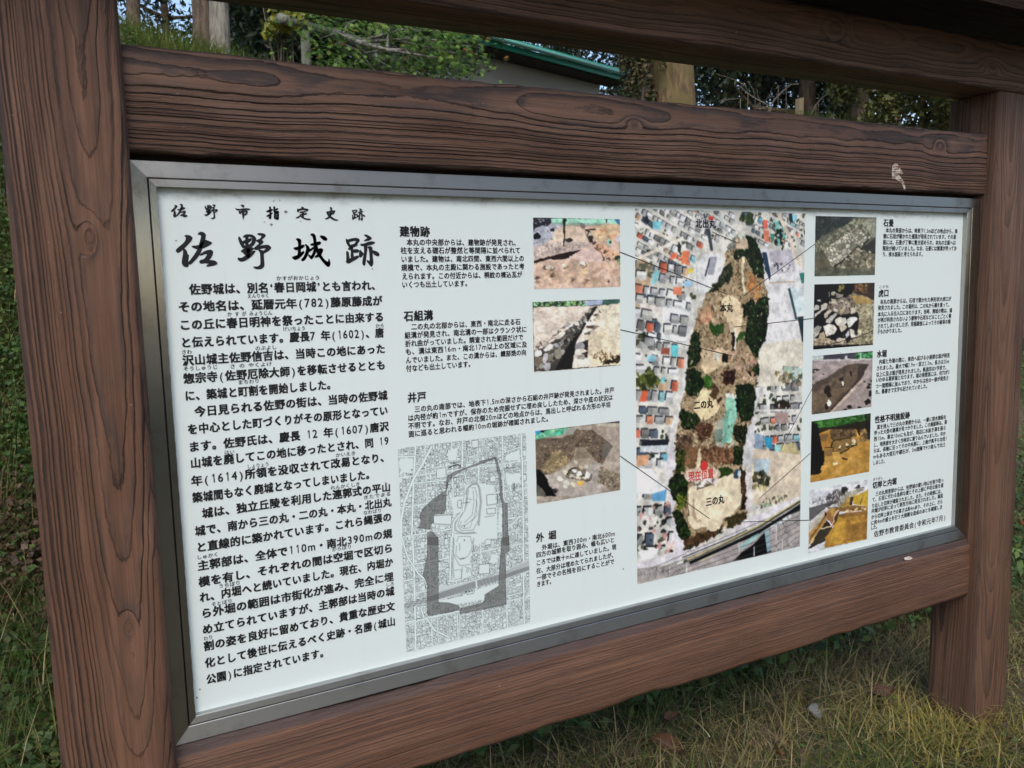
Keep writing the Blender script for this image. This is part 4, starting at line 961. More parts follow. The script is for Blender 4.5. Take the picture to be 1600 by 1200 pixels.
p.poly([(1190,420),(1320,420),(1330,600),(1390,640),(1150,690)], (150, 110, 60)); p.specks([(1190,420),(1330,430),(1380,660),(1150,690)], 30, [(70,50,34),(180,140,80)], (2, 6), 0.7)
for x, y, rx, ry in ((762,780,28,34), (918,735,32,34), (1060,655,38,40), (1030,640,24,24), (1045,720,40,18), (660,1120,50,22), (700,1110,34,30)): p.ell(x, y, rx, ry, (236, 214, 176), 0.95, 0, 0.15)
p.ell(760, 820, 30, 14, (40, 26, 18)); p.ell(918, 778, 30, 18, (40, 28, 20)); p.ell(1050, 740, 50, 12, (40, 28, 20)); p.specks([(160,1240),(260,1240),(240,1360),(160,1360)], 8, [(80,50,20)], (1, 2), 0.9)
p.poly([(620,880),(760,880),(760,1100),(620,1100)], (216, 166, 70), 0.7); p.poly([(1260,100),(1415,75),(1400,580),(1340,600)], (24, 26, 26), 0.6)
p.build('photograph', 'printed photograph of orange excavated ground beneath green trees')

# cut bank and inner moat
p = Pic(q(C3, [(78, 455), (573, 370), (553, 870), (67, 982)]), (102, 108), (206, 206, 222), 8); p.zr = (1250, 740, 80/7)
p.poly([(150,300),(1230,110),(1230,260),(160,520)], (206, 206, 224)); p.specks([(160,520),(480,380),(480,600),(160,620)], 60, [(110,104,124),(160,154,170),(226,226,232)], (2, 5), 0.7); p.poly([(160,620),(480,520),(480,600),(170,860)], (92, 90, 96))
p.specks([(480,400),(720,280),(860,330),(640,540),(480,580)], 110, [(66,60,66),(96,88,96),(50,46,48),(130,120,132)], (2, 6), 0.85); p.ell(785, 290, 66, 62, (42, 46, 46), rough=0.08); p.poly([(970,270),(1040,190),(1080,220),(1060,260),(1150,240),(1150,265)], (56, 52, 60)); p.line([(650,320),(690,430)], 3, (190, 180, 170)); p.line([(600,230),(620,400)], 2, (150,140,160))
p.poly([(640,540),(820,340),(1080,260),(1140,290),(940,420),(700,600)], (160, 150, 136)); p.specks([(640,540),(820,340),(1080,260),(940,420),(700,600)], 60, [(120,112,104),(196,190,180)], (2, 4), 0.7); p.poly([(700,600),(860,430),(940,400),(900,600),(760,620)], (190, 146, 62)); p.poly([(950,400),(1080,360),(1230,260),(1210,600),(1060,560),(940,540)], (206, 160, 36)); p.poly([(1060,520),(1130,380),(1080,560)], (110, 90, 40)); p.poly([(890,430),(950,420),(930,570),(880,570)], (70, 52, 34))
p.poly([(500,600),(760,600),(1000,560),(1200,600),(1200,660),(1000,660),(690,680),(620,760),(520,760)], (136, 96, 44)); p.specks([(830,640),(1160,600),(1180,660),(840,680)], 26, [(226,190,140),(100,60,30)], (2, 5), 0.85)
p.poly([(160,880),(430,660),(600,600),(500,720),(280,940),(160,1060)], (186, 178, 174)); p.poly([(160,1060),(300,920),(470,700),(480,820),(380,980),(240,1200),(160,1260)], (192, 140, 66)); p.line([(170,1180),(330,960),(460,740)], 5, (130, 84, 40)); p.line([(190,1240),(360,1000)], 4, (226, 190, 130))
p.poly([(430,690),(480,680),(600,600),(640,640),(600,860),(560,900),(500,820)], (176, 110, 60)); p.poly([(540,640),(610,610),(600,760),(560,760)], (206, 160, 60)); p.ell(455, 725, 22, 30, (40, 24, 24))
p.poly([(480,830),(560,930),(700,730),(690,660),(640,760),(600,900),(460,1120),(380,1220),(240,1220),(300,1080)], (48, 38, 30)); p.poly([(240,1200),(370,990),(580,950),(520,1110),(440,1200),(200,1330),(150,1340)], (56, 50, 40)); p.line([(370,985),(550,940),(580,900),(640,680),(690,650)], 4, (216, 186, 150)); p.poly([(620,760),(690,690),(640,900),(590,960)], (90, 56, 36))
p.poly([(690,720),(1200,660),(1190,1160),(440,1330),(460,1130),(560,1000),(660,820)], (190, 134, 40)); p.specks([(690,720),(1200,660),(1190,1160),(480,1300)], 80, [(170,112,36),(210,156,60),(150,96,40)], (4, 12), 0.4); p.poly([(690,720),(1190,660),(1190,740),(700,780)], (140, 92, 42), 0.8); p.poly([(840,900),(1180,850),(1180,1150),(820,1200)], (150, 100, 40), 0.6); p.poly([(600,1000),(690,780),(820,800),(760,1220),(500,1280)], (212, 156, 44), 0.7)
p.build('photograph', 'printed photograph of a yellow cut bank above a trench')

# ---------------------------------------------------------------- aerial photograph
p = Pic(q(D1, [(65, 88), (1488, 122)]) + q(D3, [(1432, 822), (80, 1137)]), (250, 410), (208, 204, 204), 9)
p.grain(22, (30, 20)); r_ = p.rng
roofs = [(214,216,226),(196,200,214),(168,176,192),(232,228,230),(226,206,196),(214,190,180),(230,150,124),(150,204,222),(140,150,168),(178,178,188),(236,232,226),(190,196,212),(228,178,160),(204,208,216),(120,130,146),(150,180,174),(222,222,230),(206,200,200),(230,226,222),(212,208,214)]
def houses(poly, cell, ang, bright=1.0, trees=0.10, shade=(44, 48, 60), accents=0.17):
    """rows of roofs along streets inside a traced area"""
    pm = p.mask(p.pts(poly)); sl, ins = pm; H0, W0 = ins.shape
    e = np.array([math.cos(ang), math.sin(ang)]); f = np.array([-e[1], e[0]]); n_ = int(max(H0, W0) / cell) + 4
    cen = np.array([W0 / 2, H0 / 2]); v_ = -n_ * cell; row = 0
    while v_ < n_ * cell:
        ch = cell * r_.uniform(0.75, 1.15); row += 1
        u_ = -n_ * cell
        while u_ < n_ * cell:
            cw = cell * r_.uniform(0.7, 1.5); c0 = cen + e * (u_ + cw / 2) + f * (v_ + ch / 2); u_ += cw + (cell * 0.5 if r_.random() < 0.12 else cell * 0.10)
            xi, yi = int(c0[0]), int(c0[1])
            if not (0 <= xi < W0 and 0 <= yi < H0) or not ins[yi, xi]: continue
            c0 = c0 + np.array([sl[1].start, sl[0].start]); k = r_.random()
            if k < trees:
                for _ in range(4):
                    o2 = c0 + r_.normal(size=2) * cell * 0.3; th = np.linspace(0, 6.28, 8)[:-1]; rr = cell * r_.uniform(0.12, 0.3)
                    p.raw(np.stack([o2[0] + rr * np.cos(th), o2[1] + rr * np.sin(th)], 1), [(44, 58, 40), (70, 84, 56), (92, 96, 76)][r_.integers(3)], 0.9)
                continue
            if k < trees + 0.08: continue
            w2, h2 = cw * r_.uniform(0.40, 0.52), ch * r_.uniform(0.38, 0.50); an = r_.normal() * 0.05
            e2 = e * math.cos(an) + f * math.sin(an); f2 = np.array([-e2[1], e2[0]])
            Q = lambda a0, a1, b0, b1: np.array([c0 + e2 * a0 + f2 * b0, c0 + e2 * a1 + f2 * b0, c0 + e2 * a1 + f2 * b1, c0 + e2 * a0 + f2 * b1])
            p.raw(Q(-w2, w2, -h2, h2) + np.array([-0.16, -0.20]) * cell, shade, 0.85)
            g_ = r_.uniform(176, 244) * bright; c = np.array([g_, g_, g_ + r_.uniform(0, 12)])
            if r_.random() < accents: c = np.array([(226, 150, 124), (214, 120, 96), (150, 200, 214), (120, 180, 206), (206, 176, 150), (110, 122, 140), (96, 108, 128)][r_.integers(7)], float)
            elif r_.random() < 0.25: c = c * 0.72
            if r_.random() < 0.5: p.raw(Q(-w2, w2, -h2, 0), c, 1.0); p.raw(Q(-w2, w2, 0, h2), c * 0.86, 1.0)
            else: p.raw(Q(-w2, 0, -h2, h2), c * 0.88, 1.0); p.raw(Q(0, w2, -h2, h2), c, 1.0)
            if r_.random() < 0.3: p.raw(Q(-w2 * 0.3, w2 * 0.2, h2, h2 * 1.4), c * 0.95, 1.0)
        v_ += ch + (cell * 0.55 if row % 2 == 0 else cell * 0.12)
p.zr = D1
west = [(65,88),(560,95),(620,400),(560,830),(520,1130),(65,1200)]
houses([(65,88),(930,100),(900,300),(560,450),(560,600),(65,760)], 13, 0.42, trees=0.12); houses([(900,100),(1488,122),(1488,420),(1100,400),(1040,300)], 12, 0.36, trees=0.30)
p.zr = D2; houses([(65,0),(500,0),(480,200),(380,820),(340,1200),(65,1200)], 21, 0.14, trees=0.10); houses([(1060,560),(1460,560),(1450,1150),(1060,1130)], 20, 0.05, trees=0.2, shade=(34, 36, 46)); houses([(1290,380),(1460,380),(1460,550),(1300,550)], 15, 0.0)
p.zr = D3; houses([(70,0),(340,0),(330,200),(70,360)], 25, 0.1); houses([(75,360),(340,330),(380,560),(370,880),(230,970),(80,960)], 26, 0.12, trees=0.14, shade=(22, 24, 34), bright=1.04)
p.specks([(80,400),(330,350),(370,860),(90,940)], 40, [(34,34,44),(40,52,40),(200,150,150)], (3, 8), 0.8)
# open lots, school ground, roads
p.zr = D1
p.cpoly([(80,540),(200,560),(180,760),(100,980),(70,980)], (196, 170, 148)); p.specks([(65,530),(220,540),(210,640),(70,660)], 40, [(96,100,84),(130,126,110)], (3, 7), 0.8)
p.poly([(100,830),(270,790),(260,960),(110,960)], (216, 206, 206)); p.poly([(95,770),(265,780),(250,830),(90,830)], (104, 112, 130)); p.poly([(370,830),(560,830),(520,1190),(280,1190),(300,900)], (220, 221, 228)); p.poly([(560,560),(640,470),(760,460),(810,560),(790,700),(660,790),(560,800)], (218, 218, 226)); p.poly([(690,490),(750,490),(720,640),(670,640)], (160, 160, 176)); p.line([(690,500),(650,650)], 5, (70, 76, 92))
houses([(80,560),(560,600),(560,830),(520,1190),(70,1200)], 20, 0.16, trees=0.10, accents=0.14); p.poly([(460,440),(525,440),(500,550),(450,550)], (226, 130, 96)); p.poly([(360,470),(420,450),(410,500),(360,520)], (230, 120, 90)); p.poly([(390,740),(460,740),(450,810),(380,800)], (232, 140, 110)); p.poly([(510,590),(555,580),(545,625),(505,625)], (226, 204, 90)); p.poly([(215,200),(290,190),(280,260),(215,260)], (130, 200, 222)); p.poly([(475,690),(545,690),(540,740),(470,735)], (150, 186, 222)); p.poly([(220,610),(280,600),(250,700),(200,730)], (150, 206, 220)); p.ell(160, 180, 24, 30, (50, 56, 62), rough=0.2); p.ell(435, 420, 16, 40, (60, 66, 66), rough=0.2)
p.line([(180,270),(420,360)], 6, (222, 210, 204)); p.line([(80,510),(280,420),(470,330)], 7, (222, 212, 206)); p.line([(560,270),(590,830)], 4, (200, 200, 206)); p.line([(640,130),(700,440)], 5, (80, 90, 104)); p.line([(760,130),(850,330)], 7, (190, 196, 204)); p.line([(680,250),(708,440)], 6, (70, 78, 92))
p.cpoly([(545,180),(740,180),(750,250),(550,250)], (212, 210, 220), 0.6); p.poly([(675,150),(725,155),(715,185),(680,185)], (226, 84, 76)); p.poly([(1130,180),(1165,185),(1165,260),(1130,255)], (224, 110, 96)); p.poly([(1130,265),(1180,270),(1180,370),(1140,360)], (226, 140, 116)); p.poly([(1190,300),(1225,300),(1220,355),(1195,355)], (70, 150, 130)); p.specks([(1210,190),(1290,180),(1330,380),(1240,390)], 40, [(36,44,40),(70,90,70),(120,190,190)], (3, 8), 0.85)
p.specks([(920,150),(1050,140),(1040,200),(940,190)], 30, [(80,96,60),(50,66,40)], (3, 7), 0.85); p.poly([(1340,130),(1370,130),(1380,210),(1350,200)], (40, 60, 70)); p.poly([(1370,140),(1410,140),(1410,190),(1380,200)], (130, 190, 216)); p.line([(1250,120),(1340,300),(1400,480),(1480,640)], 10, (206, 192, 184))
p.poly([(1100,420),(1200,420),(1480,600),(1470,1200),(1140,1200),(1180,940),(1130,620)], (214, 212, 222)); p.poly([(1180,440),(1370,430),(1400,610),(1200,640)], (186, 180, 196)); p.poly([(1120,450),(1160,450),(1195,640),(1185,690),(1150,600)], (54, 74, 104)); p.specks([(1200,540),(1370,550),(1370,610),(1210,600)], 26, [(70,72,84),(226,226,232)], (2, 4), 0.8); p.line([(1180,705),(1390,695)], 4, (190, 176, 160))
p.poly([(1345,745),(1440,740),(1475,900),(1470,970),(1400,960)], (196, 210, 222)); p.line([(1345,750),(1400,980),(1440,1200)], 8, (64, 92, 104)); p.poly([(1430,625),(1478,620),(1478,700),(1450,715)], (50, 130, 124)); p.poly([(1415,990),(1470,980),(1470,1200),(1440,1200)], (50, 70, 80))
p.zr = D2
p.poly([(1150,0),(1420,0),(1465,250),(1460,390),(1290,385),(1290,550),(1090,550),(1110,300)], (216, 208, 200)); p.poly([(1150,0),(1420,0),(1450,160),(1140,200)], (218, 216, 224)); p.poly([(1300,390),(1375,390),(1370,450),(1300,440)], (170, 190, 176)); p.poly([(1390,400),(1455,400),(1455,460),(1390,460)], (190, 206, 206)); p.specks([(1220,430),(1450,460),(1450,540),(1300,545)], 50, [(90,96,70),(150,130,100)], (2, 6), 0.8)
p.specks([(80,450),(200,430),(260,520),(150,590),(70,600)], 40, [(90,100,50),(140,140,80),(60,70,40)], (4, 9), 0.85); p.poly([(130,590),(175,590),(160,680),(100,680)], (226, 110, 80)); p.poly([(365,210),(430,210),(420,310),(370,300)], (110, 200, 216)); p.poly([(290,230),(355,235),(350,290),(280,285)], (160, 96, 84)); p.poly([(165,300),(245,290),(235,350),(165,345)], (150, 196, 220)); p.poly([(280,490),(320,470),(310,530),(285,530)], (120, 200, 210)); p.poly([(120,1000),(360,990),(340,1040),(120,1080)], (50, 50, 66)); p.poly([(110,1050),(350,1040),(330,1090),(110,1100)], (196, 200, 214)); p.poly([(1140,970),(1210,980),(1200,1080),(1150,1050)], (60, 160, 206)); p.poly([(1060,940),(1130,960),(1120,1120),(1060,1120)], (150, 170, 200)); p.specks([(1220,680),(1350,680),(1340,750),(1230,750)], 40, [(50,46,40),(80,60,50)], (3, 6), 0.9); p.poly([(1230,770),(1340,770),(1340,860),(1230,850)], (176, 150, 150)); p.line([(1060,755),(1460,750)], 5, (214, 210, 214)); p.poly([(1240,1040),(1400,1020),(1440,1120),(1230,1130)], (190, 176, 140)); p.poly([(1230,1040),(1280,1040),(1270,1130),(1225,1130)], (150, 200, 206))
road = [(560,0),(520,330),(500,520),(440,760),(400,1000),(405,1200),(340,1200),(360,900),(420,700),(470,480),(480,200),(510,0)]
p.poly(road, (212, 209, 214)); p.poly([(1060,560),(1110,560),(1050,860),(1060,1150),(1050,1200),(960,1200),(1000,900)], (206, 204, 214))
p.zr = D3
p.poly([(1050,0),(1450,60),(1440,400),(1180,480),(1050,470),(1030,200)], (212, 196, 182)); p.poly([(1050,90),(1190,90),(1170,240),(1060,220)], (176, 190, 206)); p.specks([(1040,210),(1180,220),(1170,320),(1050,330)], 40, [(60,66,50),(110,100,70),(40,44,40)], (3, 7), 0.85); p.specks([(1040,300),(1180,310),(1170,350),(1050,350)], 16, [(180,170,110)], (2, 5), 0.7); p.poly([(70,170),(200,170),(320,330),(300,380),(75,380)], (224, 226, 232)); p.poly([(210,380),(330,340),(320,440),(210,440)], (100, 160, 206)); p.poly([(80,60),(190,55),(170,140),(75,150)], (210, 160, 130)); p.poly([(80,860),(260,830),(250,900),(140,940)], (222, 224, 230)); p.ell(370, 855, 16, 12, (30, 28, 34)); p.specks([(345,780),(385,770),(390,840),(350,830)], 8, [(226,190,196)], (3, 6), 0.8)
p.poly([(340,0),(420,0),(410,180),(345,310),(410,440),(395,560),(480,860),(780,760),(1000,590),(1440,400),(1440,470),(960,720),(480,920),(80,1010),(80,960),(400,860),(380,600),(340,330),(330,160)], (212, 206, 220)); p.poly([(990,200),(1040,200),(1040,470),(1000,590),(985,500)], (208, 200, 206))
# the wooded hill
hill = q(D1, [(930,330),(870,380),(820,450),(812,600),(800,690),(660,780),(640,850),(580,960),(565,1060),(540,1140)]) + q(D2, [(515,200),(500,400),(495,520),(465,640),(430,800),(412,980),(410,1200)]) + q(D3, [(410,150),(345,300),(400,430),(385,560),(470,800),(480,860),(600,800),(780,700),(800,640),(830,670),(990,590),(985,480),(985,200),(960,150)]) + q(D2, [(965,1180),(1000,900),(1050,800),(1055,600),(1095,430),(1095,300),(1130,100)]) + q(D1, [(1165,1000),(1178,900),(1150,700),(1110,480),(1060,345),(1000,310)])
p.zr = None
wm = np.zeros((p.h, p.w), bool); m_h = p.mask(p.pts(hill)); wm[m_h[0]] = m_h[1]
for _ in range(8): wm = wm | np.roll(wm, 1, 0) | np.roll(wm, -1, 0) | np.roll(wm, 1, 1) | np.roll(wm, -1, 1)
p.wm = wm; p.sat = 0.86; p.con = 1.24; p.dim = 0.95
p.poly(hill, (170, 150, 124)); p.specks(hill, 4600, [(140,108,86),(100,76,62),(206,182,156),(172,142,114),(74,58,46),(216,196,174),(60,56,40),(120,96,76)], (1, 3.6), 0.65)
dark = [(22,34,20),(36,56,30),(14,22,16),(50,76,36),(30,44,28)]
def wood_patch(zr, poly, n, cols=dark, r=(3, 8)):
    p.zr = zr
    if cols is dark: p.cpoly(poly, (28, 42, 26), 0.85)
    p.specks(poly, int(n * 2.2), cols + [cols[0]], (r[0] * 0.5, r[1] * 0.62), 0.92); p.specks(poly, int(n * 0.5), [(64,88,52),(84,100,66),(54,78,46)] if cols is dark else cols, (1, 2.6), 0.8)
p.zr = D1; p.poly([(1000,320),(1060,350),(1110,480),(1145,650),(1090,640),(1000,480)], (26, 40, 24)); wood_patch(D1, [(990,320),(1065,350),(1120,480),(1145,660),(1080,640),(970,470)], 150)
p.poly([(1115,850),(1160,830),(1178,920),(1160,1010),(1140,1200),(1010,1200),(1000,1030)], (24, 36, 22)); wood_patch(D1, [(1100,840),(1165,830),(1178,920),(1140,1200),(990,1200),(1000,1020)], 190)
wood_patch(D1, [(890,450),(970,420),(985,490),(900,515)], 40); wood_patch(D1, [(960,890),(1050,860),(1060,940),(960,1000)], 50); wood_patch(D1, [(700,1060),(800,1040),(805,1130),(710,1150)], 40, [(50,90,40),(70,120,50),(40,70,36)]); wood_patch(D1, [(820,560),(870,560),(860,680),(780,740),(700,790),(660,800),(760,690)], 90, [(50,62,44),(80,84,66),(30,40,30)]); wood_patch(D1, [(900,1120),(970,1120),(970,1190),(900,1190)], 26, [(50,90,40),(60,100,40)]); wood_patch(D1, [(930,310),(870,360),(830,440),(900,400)], 40, [(110,116,110),(150,150,140)]); wood_patch(D1, [(540,1130),(600,1120),(590,1200),(530,1200)], 26)
p.specks([(980,640),(1040,620),(1110,760),(1090,860),(1000,760)], 40, [(206,150,90),(170,110,70)], (3, 6), 0.8); p.specks([(620,900),(720,880),(720,1040),(600,1060)], 40, [(214,170,140),(190,130,110)], (3, 6), 0.7)
p.cpoly([(780,850),(860,820),(940,880),(965,1000),(900,1180),(850,1080),(820,980)], (222, 200, 172)); p.line([(970,480),(960,720),(985,790)], 6, (214, 206, 180)); p.cpoly([(900,350),(990,340),(1000,420),(930,420)], (206, 186, 166)); p.ell(960, 322, 28, 22, (214, 220, 216))
wood_patch(D2, [(540,180),(610,200),(600,340),(560,390),(510,380),(510,260)], 90); wood_patch(D2, [(500,420),(590,430),(640,520),(600,620),(490,620)], 110); wood_patch(D2, [(640,460),(700,480),(700,560),(650,570)], 30, [(60,100,44),(90,130,60)]); wood_patch(D2, [(1000,0),(1150,0),(1090,300),(1050,300),(990,160)], 190); wood_patch(D2, [(990,380),(1090,380),(1090,460),(1010,450)], 50); wood_patch(D2, [(900,560),(1050,550),(1050,800),(960,850),(920,760)], 190); wood_patch(D2, [(440,760),(570,780),(600,860),(520,910),(450,880)], 110); wood_patch(D2, [(880,880),(1000,880),(990,1000),(960,1060),(890,960)], 80, dark + [(90,80,60)]); wood_patch(D2, [(720,920),(790,920),(790,1010),(740,1010)], 34); wood_patch(D2, [(800,430),(900,420),(890,520),(810,530)], 50, [(60,36,34),(86,60,46),(40,30,28)]); wood_patch(D2, [(570,880),(720,840),(700,960),(600,1020)], 70, [(90,64,50),(120,90,70),(60,44,36)]); wood_patch(D2, [(410,960),(560,960),(520,1100),(400,1190)], 80, [(130,104,90),(90,70,60),(60,60,44)]); wood_patch(D2, [(620,1060),(880,1060),(880,1190),(620,1190)], 110, [(120,86,66),(90,64,50),(150,116,90)]); wood_patch(D2, [(890,1080),(960,1060),(960,1200),(890,1200)], 40)
p.cpoly([(600,610),(690,590),(740,660),(775,720),(710,800),(620,830),(560,760)], (226, 206, 172)); p.cpoly([(630,260),(740,240),(860,260),(880,330),(730,420),(640,440)], (214, 190, 162)); p.specks([(620,230),(870,250),(1080,300),(1060,480),(900,540),(880,360)], 60, [(226,190,176),(206,160,150),(170,130,110)], (3, 6), 0.7); p.ell(812, 318, 32, 46, (34, 40, 30), rough=0.05); p.line([(750,280),(750,370)], 4, (190, 200, 190)); p.poly([(720,260),(770,280),(760,330),(730,330)], (206, 206, 206), 0.8); p.line([(880,110),(885,250)], 7, (52, 40, 36)); p.poly([(890,60),(905,60),(905,250),(892,250)], (214, 206, 206)); p.specks([(690,560),(760,560),(760,640),(710,650)], 14, [(90,70,50)], (4, 8), 0.9); p.ell(775, 660, 20, 26, (60, 46, 36), rough=0.2)
p.poly([(825,640),(915,650),(915,780),(880,880),(870,1020),(785,1030),(800,820),(815,740)], (150, 206, 190)); p.poly([(815,740),(855,740),(830,1020),(785,1030)], (126, 180, 168)); p.poly([(900,650),(940,660),(940,740),(912,790)], (16, 26, 26)); p.cpoly([(730,900),(800,800),(790,1010),(840,1050),(890,1000),(870,1060),(780,1080),(720,960)], (190, 206, 206), 0.6); p.poly([(815,620),(905,620),(905,650),(820,650)], (222, 222, 222))
p.zr = None; p.specks(hill, 700, [(120,96,76),(92,72,58),(222,206,186),(70,58,44)], (1, 2.6), 0.7)
wood_patch(D3, [(345,300),(420,200),(490,260),(500,360),(480,490),(420,470),(390,420)], 130); wood_patch(D3, [(390,540),(440,530),(520,680),(530,720),(480,770),(430,730)], 110); wood_patch(D3, [(410,0),(490,20),(480,180),(410,200)], 70, [(60,76,40),(30,44,26),(120,110,60)]); wood_patch(D3, [(470,760),(540,740),(700,680),(780,640),(800,640),(780,700),(600,800),(490,850)], 150, [(90,64,50),(120,90,70),(60,44,36),(50,60,36)]); wood_patch(D3, [(830,580),(990,530),(990,590),(840,670)], 90, [(70,62,44),(50,60,36),(110,90,66)]); wood_patch(D3, [(940,170),(985,180),(985,500),(950,500)], 80, [(70,50,40),(46,34,30),(96,70,54)]); wood_patch(D3, [(760,170),(870,180),(860,220),(770,240)], 50, [(60,86,40),(40,60,34)]); wood_patch(D3, [(890,0),(960,0),(940,130),(890,120)], 50); wood_patch(D3, [(500,0),(600,0),(560,180),(490,160)], 70, [(150,110,86),(120,90,70),(90,90,50)]); wood_patch(D3, [(620,0),(880,0),(870,120),(680,110)], 90, [(120,86,66),(160,120,96),(80,66,50)]); wood_patch(D3, [(410,400),(490,400),(480,500),(430,520)], 30, [(120,130,50),(70,90,40)])
p.zr = D3
p.cpoly([(520,320),(640,300),(880,220),(945,300),(950,440),(880,540),(800,600),(740,690),(640,660),(540,660),(510,560),(520,420)], (226, 210, 188)); p.poly([(600,0),(618,0),(600,170),(570,170)], (222, 200, 176)); p.poly([(890,180),(940,180),(940,250),(890,250)], (60, 90, 110)); p.poly([(915,190),(940,190),(940,250),(920,250)], (206, 216, 226)); p.cpoly([(500,190),(730,165),(760,240),(520,280)], (222, 196, 190), 0.75); p.line([(500,250),(740,265)], 8, (214, 206, 214)); p.specks([(520,250),(740,250),(740,300),(540,330)], 60, [(110,104,106),(230,226,228),(206,170,160)], (1.5, 4), 0.8); p.line([(580,335),(700,300)], 4, (80, 66, 60)); p.cpoly([(545,430),(570,430),(560,480),(580,600),(545,560)], (170, 140, 120), 0.7); p.ell(600, 600, 22, 14, (176, 150, 130), 0.7)
# railway
p.poly([(440,960),(760,820),(1100,660),(1440,430),(1440,820),(1000,920),(80,1137),(80,1000)], (168, 160, 164)); p.poly([(590,925),(730,855),(1100,690),(1440,460),(1440,520),(1200,620),(1090,720),(900,800)], (40, 48, 50)); p.poly([(560,950),(820,820),(1060,700),(1300,570),(1200,640),(900,790),(640,930)], (206, 190, 150), 0.6)
p.poly([(880,940),(960,860),(1050,800),(1150,690),(1200,860),(1060,905)], (22, 28, 36)); p.poly([(1140,680),(1175,670),(1195,850),(1165,865)], (150, 180, 196)); p.poly([(930,820),(1080,700),(1110,720),(960,840)], (150, 190, 196)); p.poly([(1180,640),(1360,540),(1370,570),(1200,680)], (206, 210, 220))
for k in range(9): p.line([(200 + k * 60, 1000 + 8 * k + k * k), (900 + k * 66, 700 + 22 * k), (1440, 470 + 42 * k)], 2, (96, 92, 98), 0.7)
for x, y, y2 in ((355,980,1060), (495,950,1040), (930,730,880), (1055,820,900), (1240,640,760), (1290,760,850)): p.line([(x, y), (x, y2)], 3, (206, 204, 208), 0.9)
p.specks([(1200,640),(1440,520),(1440,820),(1200,860)], 60, [(110,106,110),(60,74,86),(196,190,190)], (2, 6), 0.6, 0.3); p.specks([(80,1010),(460,960),(460,1040),(80,1120)], 70, [(110,104,106),(206,200,200),(80,78,84)], (2, 5), 0.6, 0.3); p.line([(460,910),(900,730),(1000,680)], 3, (60, 60, 56)); p.line([(470,945),(760,815),(1100,650),(1440,440)], 6, (70, 74, 66)); p.line([(520,955),(800,830),(1120,680),(1440,480)], 9, (34, 38, 42)); p.line([(500,930),(780,800),(1100,640),(1440,425)], 4, (196, 184, 140)); p.specks([(1050,440),(1330,380),(1330,440),(1070,520)], 30, [(120,160,130),(90,84,70)], (2, 4), 0.8)
p.build('aerial_photograph', 'printed aerial photograph of a wooded hill among houses, roads and a railway', photo=0.20, warp=3.2)

# ---------------------------------------------------------------- town map with the old moat shaded
p = Pic(q(B2, [(90, 480), (890, 385)]) + q(B3, [(913, 772), (133, 958)]), (232, 330), (205, 222, 224), 10); r_ = p.rng
INK = (38, 46, 48)
def lots(x0, y0, x1, y1):
    w_, h_ = x1 - x0, y1 - y0
    if (w_ > 15 or h_ > 13) and (max(w_, h_) > 24 or r_.random() < 0.94):
        if w_ > h_ * r_.uniform(0.7, 1.3):
            m_ = x0 + w_ * r_.uniform(0.35, 0.65); lots(x0, y0, m_, y1); lots(m_, y0, x1, y1)
        else:
            m_ = y0 + h_ * r_.uniform(0.35, 0.65); lots(x0, y0, x1, m_); lots(x0, m_, x1, y1)
    else:
        j = lambda: r_.uniform(0.4, 2.4)
        c = np.array([(x0 + j(), y0 + j()), (x1 - j(), y0 + j()), (x1 - j(), y1 - j()), (x0 + j(), y1 - j())])
        al = r_.uniform(0.35, 0.95)
        for a, b in zip(c, np.roll(c, -1, 0)):
            if r_.random() < 0.9: p.seg(a, b, 1.5, INK, al)
W_, H_ = p.w, p.h
for bx in range(5):
    for by in range(7):
        lots(bx * W_ / 5 + 2, by * H_ / 7 + 2, (bx + 1) * W_ / 5 - 2, (by + 1) * H_ / 7 - 2)
M1, M2 = (610, 670, 20/3), (610, 840, 20/3)
BG = (205, 222, 224)
p.zr = M1
for pl in ([(780,590),(850,570),(920,570),(1080,590),(1110,900),(1110,1140),(1000,1150),(910,1210),(650,1210),(660,980),(760,850),(780,760),(770,660)], [(480,400),(590,380),(590,520),(470,530)], [(830,120),(920,110),(920,200),(840,210)], [(1200,280),(1340,220),(1350,330),(1200,330)], [(440,900),(640,890),(640,1010),(450,1000)], [(100,310),(240,310),(240,460),(110,460)], [(600,240),(700,200),(690,330),(600,330)], [(1200,480),(1350,460),(1350,560),(1210,600)], [(630,720),(760,700),(740,860),(660,900)], [(1130,820),(1160,820),(1160,1080),(1120,1080)]): p.poly(pl, BG)
for pl in ([(1000,690),(1110,680),(1115,780),(1005,800)], [(1000,835),(1090,825),(1095,880),(1005,890)], [(480,420),(580,400),(580,510),(480,520)], [(845,125),(915,118),(915,195),(850,205)], [(700,750),(740,740),(735,830),(700,820)], [(450,905),(640,895),(635,1000),(450,990)]): p.line(pl + pl[:1], 1.8, INK)
p.zr = M2; p.poly([(630,-10),(880,-10),(850,120),(830,260),(860,330),(840,390),(740,440),(630,465),(640,200)], BG); p.poly([(920,280),(1030,270),(1030,380),(920,380)], BG); p.poly([(1050,180),(1110,170),(1110,260),(1030,260)], BG); p.line([(920,280),(1030,270),(1030,370),(920,380),(920,280)], 1.8, INK)
